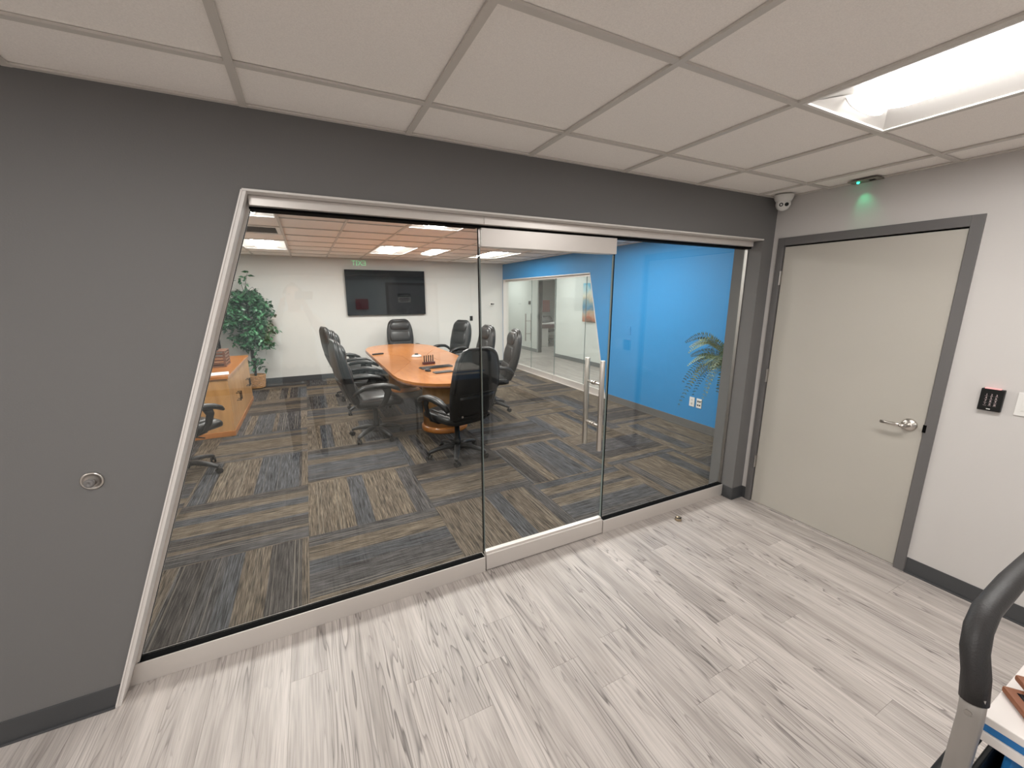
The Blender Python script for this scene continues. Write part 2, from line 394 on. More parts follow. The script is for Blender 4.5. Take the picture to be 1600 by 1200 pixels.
# ------------------------------------------------------------------ structure: walls
fw = MB()
fw.prism([(XLL, 0), JB, JT, (JT[0], HC+.1), (XLL, HC+.1)], 'y', 0, WT)
fw.box(JT[0], XJ, 0, WT, JT[1], HC+.1)
fw.box(XJ, XB+.12, 0, WT, 0, HC+.1)
fw = fw.build('wall_front', dark_paint); struct(fw, 'charcoal painted wall around the slanted glass opening', 'wall')
rw = MB()
rw.box(0, .14, YB, -1.046, 0, HC); rw.box(0, .14, -.07, 0, 0, HC); rw.box(0, .14, -1.046, -.07, 2.055, HC)
rw = rw.build('wall_right', white_paint); struct(rw, 'warm white lobby wall with the grey door', 'wall')
struct(MB().box(XLL-.12, XLL, YB, .22, 0, HC).build('wall_left', white_paint), 'white lobby side wall out of frame', 'wall')
bw = MB().box(XLL-.12, .14, YB-.12, YB, 0, HC).build('wall_back', mat('cool_grey_paint', (.52, .60, .64), .7))
struct(bw, 'white lobby wall behind the viewer, mirrored in the glass', 'wall')
struct(MB().box(XLL, 0, YB, YB+.25, 2.03, H).build('trim_1', dark_paint), 'dark bulkhead along the top of the back wall', 'bulkhead')
struct(MB().box(XL-.12, XB+.12, YF, YF+.12, 0, HC+.1).build('wall_far', conf_paint), 'pale far wall of the conference room behind the television', 'wall')
struct(MB().box(XL-.12, XL, WT, YF, 0, HC+.1).build('wall_conference_left', conf_paint), 'pale side wall behind the wooden credenza', 'wall')
# blue wall with its own slanted opening
HT = 2.05; B0, B1, B2 = 3.15, 3.70, 7.09
bl = MB()
bl.prism([(WT, 0), (B0, 0), (B1, HT), (B1, HC+.1), (WT, HC+.1)], 'x', XB, XB+.13)
bl.box(XB, XB+.13, B1, B2, HT, HC+.1); bl.box(XB, XB+.13, B2, YF, 0, HC+.1)
struct(bl.build('wall_blue', blue_paint), 'bright blue conference room wall with a slanted glazed opening', 'wall')
# hallway shell
hw = MB(); DY0, DY1, DZ = 7.60, 8.50, 2.10
hw.box(XH, XH+.12, 1.0, DY0, 0, 2.6); hw.box(XH, XH+.12, DY1, 13, 0, 2.6); hw.box(XH, XH+.12, DY0, DY1, DZ, 2.6)
struct(hw.build('wall_hall', hall_paint), 'white hallway wall with an office doorway and a painting', 'wall')
struct(MB().box(XB, 6.6, 13, 13.1, 0, 2.6).build('wall_hall_end', hall_paint), 'white wall at the end of the hallway', 'wall')
struct(MB().box(XB, 6.6, .9, 1.0, 0, 2.6).build('wall_hall_near', hall_paint), 'white wall at the near end of the hallway', 'wall')
struct(MB().box(XB, XB+.13, YF, 13, 0, 2.6).build('wall_hall_inner', hall_paint), 'white inner hallway wall past the glass', 'wall')
struct(MB().box(6.5, 6.6, 1, 13, 0, 2.6).build('wall_office', mat('office_paint', (.42, .42, .41), .7)), 'grey back wall of the office across the hallway', 'wall')
struct(MB().box(XB, 6.6, 1, 13, 2.45, 2.6).build('ceiling_hall', tile_mat), 'white hallway ceiling', 'ceiling')
struct(MB().box(XH+.12, 6.5, 6.9, 7.0, 0, 2.45).build('wall_office_near', hall_paint), 'near side wall of the office across the hallway', 'wall')

# ------------------------------------------------------------------ structure: ceilings
tile_c = {}
def ceiling(name, label, x0, x1, y0, y1, h, gx, gy, skips, xc0=None):
    c = MB().box(x0, x1, y0, y1, h+.035, h+.06).build(name, tile_mat); struct(c, label, 'ceiling')
    G = .6096; hb = .012
    xs = sorted({x0, x1} | {gx+k*G for k in range(-20, 20) if x0+.01 < gx+k*G < x1-.01})
    ys = sorted({y0, y1} | {gy+k*G for k in range(-20, 20) if y0+.01 < gy+k*G < y1-.01})
    def skip(x, y): return any(a < x < b and c_ < y < d for a, b, c_, d in skips)
    for i in range(len(xs)-1):
        for j in range(len(ys)-1):
            if skip((xs[i]+xs[i+1])/2, (ys[j]+ys[j+1])/2): continue
            wd, dp = xs[i+1]-xs[i], ys[j+1]-ys[j]
            k = (round(wd, 3), round(dp, 3))
            if k not in tile_c: tile_c[k] = MB().box(.004, wd-.004, .004, dp-.004, .009, .022).mesh('ceiling_tile', tile_mat)
            link('ceiling_tile', tile_c[k], c, loc=(xs[i], ys[j], h+random.uniform(0, .001)))
    for x in xs[1:-1]:
        MB().box(x-hb, x+hb, y0, y1, h, h+.008).build('grid_runner', tee_mat, c)
    for j, y in enumerate(ys[1:-1]):
        for i in range(len(xs)-1):
            if skip((xs[i]+xs[i+1])/2, y): continue
            k = ('t', round(xs[i+1]-xs[i], 3))
            if k not in tile_c: tile_c[k] = MB().box(hb, xs[i+1]-xs[i]-hb, -hb, hb, .0004, .008).mesh('cross_tee', tee_mat)
            link('cross_tee', tile_c[k], c, loc=(xs[i], y, h))
    for q in ((x0, x1, y0, y0+.018), (x0, x1, y1-.018, y1), (x0, x0+.018, y0+.018, y1-.018), (x1-.018, x1, y0+.018, y1-.018)):
        MB().box(*q, h+.001, h+.008).build('wall_angle', tee_mat, c)
    return c
G = .6096
LX, LY = -.2552, -.3202
# lobby troffers (x0, y0) of 2x4 ft
lob_lights = [(LX-2*G, LY-3*G, 0), (LX-2*G, LY-8*G, 0), (LX-6*G, LY-3*G, 0), (LX-6*G, LY-8*G, 0), (LX-10*G, LY-3*G, 0), (LX-10*G, LY-8*G, 0)]
CXG, CYG = -3.33, 2.74
conf_lights = [(CXG-G, CYG-2*G), (CXG-G, CYG+3*G), (CXG+2*G, CYG-2*G), (CXG+2*G, CYG+3*G), (CXG+5*G, CYG-2*G), (CXG+5*G, CYG+3*G)]
vent_rect = (CXG-G, CXG, CYG+G, CYG+2*G)
ceiling('ceiling', 'white acoustic tile ceiling of the lobby', XLL, 0, YB, 0, H, LX, LY, [(x, x+G, y, y+2*G) for x, y, _ in lob_lights])
ceiling('ceiling_conference', 'acoustic tile ceiling of the conference room', XL, XB, WT, YF, HC, CXG, CYG,
        [(x, x+G, y, y+2*G) for x, y in conf_lights]+[vent_rect])

# ------------------------------------------------------------------ structure: baseboards
def bb(name, label, mb, m=base_vinyl): return struct(mb.build(name, m, bevel=.002), label, 'baseboard')
def jx(z): return JB[0]+(JT[0]-JB[0])*z/JT[1]
b = MB(); b.prism([(XLL, 0), (JB[0]-.004, 0), (jx(.1)-.004, .1), (XLL, .1)], 'y', -.005, 0); b.box(XLL, JB[0]-.004, -.014, 0, 0, .008)
bb('baseboard_left', 'charcoal vinyl baseboard left of the slanted glass opening', b)
b = MB(); b.box(XJ-.005, 0, -.005, 0, 0, .1); b.box(XJ-.005, XJ, 0, GY-.032, 0, .1); b.box(-.005, 0, -.042, 0, 0, .1)
b.box(XJ-.012, 0, -.013, -.005, 0, .008); b.box(XJ-.013, XJ-.005, -.005, GY-.032, 0, .008)
bb('baseboard_column', 'charcoal vinyl baseboard wrapping the narrow wall end beside the glass', b)
b = MB(); b.box(-.005, 0, YB, -1.078, 0, .1); b.box(-.014, -.005, YB, -1.078, 0, .009)
bb('baseboard_right', 'charcoal vinyl baseboard right of the grey door', b)
bb('baseboard_back', 'charcoal vinyl baseboard on the wall behind the viewer', MB().box(XLL, -1.78, YB, YB+.006, 0, .1).box(-.72, 0, YB, YB+.006, 0, .1))
bb('baseboard_far', 'black baseboard under the television wall', MB().box(XL, XB, YF-.008, YF, 0, .1))
b = MB(); b.prism([(WT, 0), (B0-.01, 0), (B0+.017, .1), (WT, .1)], 'x', XB-.008, XB); b.box(XB-.015, XB-.008, WT, B0-.01, 0, .008)
bb('baseboard_blue', 'grey baseboard under the blue wall', b, mat('grey_vinyl', (.10, .098, .095), .5))
bb('baseboard_hall', 'grey baseboard along the hallway wall', MB().box(XH-.008, XH, 1, DY0-.05, 0, .1).box(XH-.008, XH, DY1+.05, 13, 0, .1), hall_base)

# ------------------------------------------------------------------ storefront frame and glass (setting)
tr = empty('trim_2'); struct(tr, 'white aluminium lining of the slanted glass opening', 'window frame')
jn = Vector((JT[0]-JB[0], 0, JT[1])).normalized(); jt = .012
def jamb_plate(y0, y1, t0, t1):
    """plate parallel to the slanted jamb between offsets t0..t1 to its right"""
    def P(z, t): return (jx(z)+t/jn.z, z)
    return MB().prism([P(0, t0), P(0, t1), P(JT[1], t1), P(JT[1], t0)], 'y', y0, y1)
jamb_plate(-.006, WT+.004, .0, jt).build('jamb_liner', white_trim, tr)
jamb_plate(-.010, .0, -.006, .0).build('jamb_edge', white_trim, tr)
jamb_plate(GY-.022, GY-.010, jt, jt+.012).build('glazing_bead', alum, tr)
jamb_plate(GY-.010, GY-.006, jt, jt+.014).build('bead_gasket', gasket, tr)
MB().box(JT[0]-.002, XJ-.004, -.010, 0, JT[1]-.004, JT[1]+.004).build('head_edge', white_trim, tr)
MB().box(JT[0]+.004, XJ, 0, WT, JT[1]-.005, JT[1]-.001).build('head_liner', white_trim, tr)
MB().box(JT[0]+.010, -2.318, .05, .165, 2.028, JT[1]-.006).build('header_channel', alum, tr, bevel=.001)
MB().box(-2.3165, XJ-.03, .05, .165, 2.028, JT[1]-.006).build('header_channel', alum, tr, bevel=.001)
MB().box(JT[0]+.006, -2.33, .08, .15, 2.018, 2.0275).build('head_gasket', gasket, tr)
MB().box(-1.405, XJ-.004, .08, .15, 2.018, 2.0275).build('head_gasket', gasket, tr)
MB().box(-2.33, -1.405, .08, .15, 2.022, 2.0275).build('head_gasket', gasket, tr)
jx2 = lambda z: jx(z)+(jt+.002)/jn.z
DX0, DX1 = -2.318, -1.420
for n, (xa, xb_, lab) in enumerate(((None, DX0-.008, 'large fixed glass pane with a slanted left side'), (DX1+.008, XJ-.003, 'fixed glass pane between the glass door and the grey column'))):
    wn = empty('window_%d' % (n+1)); struct(wn, lab, 'window')
    if xa is None:
        MB().prism([(jx2(.09), .09), (xb_, .09), (xb_, 2.024), (jx2(2.024), 2.024)], 'y', GY-.006, GY+.006).build('pane', glass, wn)
        MB().prism([(jx(0)+jt/jn.z, 0), (xb_, 0), (xb_, .1), (jx(.1)+jt/jn.z, .1)], 'y', GY-.030, GY+.030).build('bottom_rail', alum, wn, bevel=.0015)
        MB().prism([(jx(.1)+.02, .1), (xb_-.004, .1), (xb_-.004, .1025), (jx(.1)+.02, .1025)], 'y', GY-.024, GY+.024).build('gasket', gasket, wn)
        MB().box(xb_-.0012, xb_+.0012, GY-.0068, GY+.0068, .105, 2.018).build('pane_edge', gasket, wn)
    else:
        MB().box(xa, xb_, GY-.006, GY+.006, .09, 2.024).build('pane', glass, wn)
        MB().box(xa, xb_, GY-.030, GY+.030, 0, .1).build('bottom_rail', alum, wn, bevel=.0015)
        MB().box(xa+.004, xb_, GY-.024, GY+.024, .1, .1025).build('gasket', gasket, wn)
        MB().box(xa-.0012, xa+.0012, GY-.0068, GY+.0068, .105, 2.018).build('pane_edge', gasket, wn)
        MB().box(xb_-.006, xb_+.002, GY-.012, GY+.012, .105, 2.018).build('edge_seal', steel_dk, wn)
dr = empty('door_1'); struct(dr, 'glass door with satin rails and a ladder pull handle', 'door')
MB().box(DX0, DX1, GY-.006, GY+.006, .10, 1.94).build('pane', glass, dr)
MB().box(DX0, DX1, GY-.030, GY+.030, .008, .112).build('bottom_rail', alum, dr, bevel=.002)
MB().box(DX0+.002, DX1-.002, GY-.016, GY+.016, .112, .124).build('rail_cap', alum, dr, bevel=.001)
MB().box(DX0, DX1, GY-.032, GY+.032, 1.924, 2.017).build('top_rail', alum, dr, bevel=.002)
MB().box(DX0-.001, DX0+.0015, GY-.0065, GY+.0065, .12, 1.92).build('pane_edge', glass_edge, dr)
MB().box(DX1-.0015, DX1+.001, GY-.0065, GY+.0065, .12, 1.92).build('pane_edge', glass_edge, dr)
ph = MB().cyl((-1.525, GY-.078, .672), (-1.525, GY-.078, 1.272), .0165, n=20).cyl((-1.525, GY+.078, .672), (-1.525, GY+.078, 1.272), .0165, n=20)
ph = ph.build('pull_handle', steel, dr, bevel=.001)
for p in ph.data.polygons: p.use_smooth = len(p.vertices) == 4
for z in (.838, 1.118):
    s = MB().cyl((-1.525, GY-.078, z), (-1.525, GY+.078, z), .0085, n=14).cyl((-1.525, GY-.016, z), (-1.525, GY-.006, z), .015, n=14).cyl((-1.525, GY+.006, z), (-1.525, GY+.016, z), .015, n=14)
    s.build('standoff', steel, ph)

# hallway glazing in the blue wall
XG = XB+.085
t3 = empty('trim_3'); struct(t3, 'silver frame of the glazed opening in the blue wall', 'window frame')
bj = lambda z: B0+(B1-B0)*z/HT
MB().prism([(bj(0), 0), (bj(0)+.016, 0), (B1+.016, HT), (B1, HT)], 'x', XB-.006, XB+.135).build('jamb_liner', white_trim, t3)
MB().box(XB-.006, XB+.135, B1, B2, HT-.012, HT+.004).build('head_liner', white_trim, t3)
MB().box(XG-.03, XG+.03, B1+.02, B2, HT-.05, HT-.012).build('header_channel', alum, t3)
MB().box(XB-.006, XB+.135, B2-.012, B2+.002, 0, HT).build('jamb_liner', white_trim, t3)
seams = [B2-.014, 5.83, 4.88, 3.89, None]
for k, (ya, yb) in enumerate(((5.835, B2-.014), (4.885, 5.825), (3.895, 4.875), (None, 3.885))):
    wn = empty('window_%d' % (k+3) if k else 'door_2')
    struct(wn, ('glass hallway door with a bar pull handle', 'fixed hallway glass pane beside the glass hallway door', 'fixed hallway glass pane in front of the office doorway', 'fixed hallway glass pane with a slanted side by the painting')[k], 'window' if k else 'door')
    if ya is None:
        MB().prism([(bj(.08)+.02, .08), (yb, .08), (yb, 2.0), (bj(2.0)+.02, 2.0)], 'x', XG-.006, XG+.006).build('pane', glass, wn)
        MB().box(XG-.028, XG+.028, bj(0)+.03, yb, 0, .1).build('bottom_rail', alum, wn)
    else:
        MB().box(XG-.006, XG+.006, ya, yb, .08, 2.0).build('pane', glass, wn)
        MB().box(XG-.028, XG+.028, ya, yb, .0, .1).build('bottom_rail', alum, wn)
        MB().box(XG-.0066, XG+.0066, ya-.004, ya-.001, .1, 2.0).build('pane_edge', glass_edge, wn)
    if k == 0:
        h = MB()
        for s in (-1, 1): h.cyl((XG+s*.07, ya+.14, .69), (XG+s*.07, ya+.14, 1.29), .014, n=12)
        for z in (.85, 1.13): h.cyl((XG-.07, ya+.14, z), (XG+.07, ya+.14, z), .007, n=10)
        h.build('pull_handle', steel_dk, wn)

# ------------------------------------------------------------------ grey door in the right wall
gd = empty('door_3'); struct(gd, 'closed flat grey door in a dark grey metal frame', 'door')
fr = MB(); FY0, FY1, FZ = -1.076, -.040, 2.083
fr.box(-.012, .12, FY0, FY0+.05, 0, FZ); fr.box(-.012, .12, FY1-.045, FY1, 0, FZ); fr.box(-.012, .12, FY0+.05, FY1-.045, FZ-.055, FZ)
fr.build('door_frame', frame_paint, gd, bevel=.0015)
MB().box(.012, .10, FY0+.05, FY1-.045, 2.018, 2.028).box(.03, .10, FY0+.05, FY0+.056, 0, 2.02).box(.03, .1, FY1-.051, FY1-.045, 0, 2.02).build('door_gasket', gasket, gd)
lf = MB().box(.004, .048, FY0+.0555, FY1-.0495, .010, 2.019).build('door_leaf', door_paint, gd, bevel=.001)
MB().box(.002, .05, FY0+.05, FY1-.045, 0, .006).build('threshold', alum, gd)
for z in (.355, 1.065, 1.80):
    h = MB().cyl((-.014, FY1-.047, z-.05), (-.014, FY1-.047, z+.05), .0065, n=10).box(-.0125, .006, FY1-.053, FY1-.041, z-.05, z+.05)
    h.build('hinge', steel_dk, gd)
lv = MB().lathe([(.0, -.014), (.022, -.013), (.036, -.006), (.038, 0), (.038, .004), (0, .004)], 28, (0, -.955, .915), 'x').build('rosette', steel, lf, smooth=True)
m = MB().tube([(-.006, -.955, .915), (-.045, -.955, .915), (-.056, -.945, .915), (-.058, -.93, .915)], [.014, .012, .011, .010], 12)
m.band([(-.058, -.945, .915), (-.060, -.91, .916), (-.058, -.87, .915), (-.052, -.838, .914)], (0, 0, 1), [.011, .011, .010, .009], .006, 12)
m.build('lever_handle', steel, lf, smooth=True)
MB().cyl((-.008, -.955, .915), (-.064, -.955, .915), .007, n=12).build('key_cylinder', steel_dk, lf)
MB().box(-.013, -.003, FY0+.040, FY0+.0555, .89, .935).build('strike_slot', gasket, gd)

# ------------------------------------------------------------------ troffer lights
def troffer(name, x, y, h, lens, label, group):
    t = empty(name, (x+G/2, y+G, h)); tag(t, label, 'ceiling light', group)
    a, b = G/2-.012, G-.012
    r = MB()
    for q in ((-a, a, -b, -b+.012), (-a, a, b-.012, b), (-a, -a+.012, -b+.012, b-.012), (a-.012, a, -b+.012, b-.012)): r.box(*q, -.001, .012)
    r.build('rim', fix_mat, t)
    # curved side reflectors
    n = 8; li, lo = .105, a-.012
    for s in (-1, 1):
        va = []; vb = []
        for i in range(n+1):
            u = i/n; xx = s*(lo+(li-lo)*u); zz = .004+.030*math.sin(u*math.pi/2)
            va.append((xx, -b+.012, zz)); vb.append((xx, b-.012, zz))
        MB().loft([va, vb], caps=False, closed=False).build('reflector', fix_mat, t, smooth=True)
    for s in (-1, 1):   # sloped end plates
        yy = s*(b-.012); y2 = s*(b-.085)
        MB().add([(-lo, yy, .006), (lo, yy, .006), (li+.02, y2, .034), (-li-.02, y2, .034)], [(0, 1, 2, 3)]).build('end_plate', fix_mat, t)
    rings = []
    for i in range(15):
        v = -1+2*i/14; yy = v*(b-.065); k = 1-max(0, (abs(v)-.94)/.06)**2*.35
        ring = []
        for j in range(13):
            th = math.pi*j/12; ring.append((-math.cos(th)*.140*k, yy, .036-math.sin(th)*.034*k))
        rings.append(ring)
    MB().loft(rings, caps=False, closed=False).build('diffuser', lens, t, smooth=True)
    MB().box(-.14, .14, -b+.07, b-.07, .0365, .0380).build('lamp_tray', fix_mat, t)
    for s in (-1, 1):
        MB().tube([(-math.cos(math.pi*j/12)*.142, s*(b-.064), .036-math.sin(math.pi*j/12)*.036) for j in range(13)], .003, 6).build('end_clip', fix_mat, t)
    return t
LB = ['recessed lobby ceiling light nearest the corner camera and grey door', 'lobby ceiling light seen as a mirrored bright bar in the glass',
      'lobby ceiling light above and behind the viewer', 'lobby ceiling light far behind the viewer', 'lobby ceiling light over the left wall', 'lobby ceiling light at the far left behind the viewer']
for k, (x, y, _) in enumerate(lob_lights): troffer('ceiling_light', x, y, H, lens_lobby, LB[k], 'recessed ceiling lights in the lobby')
CB = ['conference ceiling light cut off at the top left of the slanted pane', 'conference ceiling light above the green tree, past the vent', 'conference ceiling light nearest the glass, over the near table end',
      'conference ceiling light above the television', 'conference ceiling light hidden behind the glass door rail', 'conference ceiling light near the blue wall, seen under the door rail']
for k, (x, y) in enumerate(conf_lights): troffer('ceiling_light', x, y, HC, lens_conf, CB[k], 'recessed ceiling lights in the conference room')
for k, y in enumerate((3.4, 6.2, 9.4)): troffer('ceiling_light', 1.8, y, 2.43, lens_hall, ('hallway ceiling light nearest the near end', 'hallway ceiling light in front of the painting', 'hallway ceiling light past the office doorway')[k], 'hallway ceiling lights')
troffer('ceiling_light', 4.2, 8.6, 2.43, lens_hall, 'ceiling light inside the office across the hallway', 'hallway ceiling lights')

# ceiling vent
x0, x1, y0, y1 = vent_rect
vt = empty('ceiling_vent', ((x0+x1)/2, (y0+y1)/2, HC)); tag(vt, 'slotted air vent between two conference ceiling lights', 'vent')
MB().box(-.29, .29, -.29, .29, .02, .024).build('backing', gasket, vt)
for q in ((-.29, .29, -.29, -.25), (-.29, .29, .25, .29), (-.29, -.25, -.25, .25), (.25, .29, -.25, .25)): MB().box(*q, 0, .01).build('frame', fix_mat, vt)
for k in range(9):
    yy = -.225+k*.056
    MB().add([(-.25, yy-.022, .002), (.25, yy-.022, .002), (.25, yy+.016, .018), (-.25, yy+.016, .018)], [(0, 1, 2, 3)]).build('slat', fix_mat, vt)
#PART2
# ------------------------------------------------------------------ conference table
TX, TY, TZ = -1.69, 4.17, .745
HWD, YS0, YS1, YE = .62, 2.95, 5.39, .80
tb = empty('conference_table', (TX, TY, 0)); tag(tb, 'long honey cherry conference table with rounded ends and drum pedestals', 'table')
def end_arc(sgn, n=14):
    out = []
    for i in range(n+1):
        t = math.pi*i/n; c, s = math.cos(t), math.sin(t)
        out.append((sgn*HWD*math.copysign(abs(c)**(2/2.3), c), sgn*((YS1-YS0)/2+YE*abs(s)**(2/2.3))))
    return out
ix, iy = .20, .30; hs = (YS1-YS0)/2; g = .003
for s in (-1, 1):
    MB().prism([(s*HWD, -hs+g), (s*HWD, hs-g), (s*(ix+g), iy), (s*(ix+g), -iy)], 'z', TZ-.03, TZ).build('side_panel', cherry, tb, bevel=.0015)
    arc = end_arc(s)
    poly = [(-s*(ix-g)*1, s*g), (s*(ix-g), s*g)]
    poly = [(s*(ix-g), s*g), (s*(ix-g), s*iy), (s*HWD, s*(hs+g))]+arc[1:-1]+[(-s*HWD, s*(hs+g)), (-s*(ix-g), s*iy), (-s*(ix-g), s*g)]
    MB().prism(poly, 'z', TZ-.03, TZ).build('end_panel', cherry_x, tb, bevel=.0015)
ol = end_arc(1)+end_arc(-1)
ol = [(x*1.004, y*1.002) for x, y in ol]; inn = [(x*.74, y*.90) for x, y in ol]
MB().prism(ol, 'z', TZ-.048, TZ-.0305).build('edge_moulding', dark_wood, tb, bevel=.003)
MB().prism(inn, 'z', TZ-.10, TZ-.0485).build('apron', dark_wood, tb)
for yy in (-1.22, 1.22):
    p = MB().lathe([(.27, .07), (.27, TZ-.1)], 36, (0, yy, 0)).build('pedestal', oak, tb, smooth=False)
    for q in p.data.polygons: q.use_smooth = len(q.vertices) == 4
    MB().lathe([(.29, 0), (.295, .012), (.295, .05), (.285, .066), (.27, .0705), (.1, .0705)], 36, (0, yy, 0)).build('plinth', cherry, p, smooth=True)
MB().box(-.03, .03, -.95, .95, .28, .55).build('modesty_beam', dark_wood, tb)

# things on the table
def thing_on_table(name, label, cat, px, py, rz=0): return tag(empty(name, (px, py, TZ), rz), label, cat)
kb = thing_on_table('keyboard', 'long black computer keyboard on the near end of the table', 'keyboard', -1.70, 3.22, .12)
MB().box(-.215, .215, -.07, .07, 0, .014).build('body', plastic_gr, kb, bevel=.004)
km = MB().box(-.0085, .0085, -.0085, .0085, 0, .005).mesh('key', plastic_bk)
for r in range(5):
    for c in range(20): link('key', km, kb, loc=(-.199+c*.021, -.05+r*.0245, .014))
ms = thing_on_table('computer_mouse', 'small black computer mouse in front of the keyboard', 'mouse', -1.87, 3.00, .2)
rings = [sring((0, -.05+.1*k/8, .0), (1, 0, 0), (0, 0, 1), .004+.028*math.sin(math.pi*(.08+.84*k/8))**.6, .004+.032*math.sin(math.pi*(.08+.84*k/8))**.6, 2.3, 16) for k in range(9)]
rings = [[Vector((p.x, p.y, max(p.z, 0))) for p in r] for r in rings]
MB().loft(rings).build('shell', plastic_bk, ms, smooth=True)
MB().cyl((-.003, .022, .03), (.003, .022, .03), .008, n=12).build('scroll_wheel', plastic_gr, ms)
tp = thing_on_table('tablet', 'flat dark tablet lying nearest the front chair on the table', 'tablet', -1.72, 2.84, .1)
MB().box(-.12, .12, -.055, .055, 0, .012).build('body', plastic_gr, tp, bevel=.003); MB().box(-.108, .108, -.045, .045, .012, .0126).build('screen', screen_mat, tp)
rm = thing_on_table('remote_control', 'slim black remote control at the far left of the table', 'remote', -2.20, 4.83, -1.3)
MB().box(-.022, .022, -.09, .09, 0, .02).build('body', plastic_bk, rm, bevel=.004)
bm_ = MB().box(-.005, .005, -.004, .004, 0, .002).mesh('button', plastic_gr)
for r in range(6):
    for c in range(2): link('button', bm_, rm, loc=(-.009+c*.018, -.06+r*.022, .02))
cp = thing_on_table('conference_phone', 'small white conference phone puck in the middle of the table', 'phone', -1.70, 4.30, .3)
MB().lathe([(.0, 0), (.075, 0), (.08, .012), (.06, .028), (.03, .034), (0, .034)], 24).build('body', white_pl, cp, smooth=True)
MB().lathe([(0, .034), (.028, .034), (.026, .05), (.0, .052)], 16).build('speaker', plastic_bk, cp, smooth=True)
pn = thing_on_table('pen_stand', 'small dark stand holding upright markers behind the keyboard', 'pen stand', -1.715, 3.53, .15)
MB().box(-.085, .085, -.03, .03, 0, .035).build('block', mat('dark_red_block', (.07, .012, .010), .35), pn, bevel=.004)
mk = MB().cyl((0, 0, .03), (0, 0, .125), .008, .007, 10).mesh('marker', plastic_bk)
for k in range(5): link('marker', mk, pn, loc=(-.064+k*.032, 0, 0))

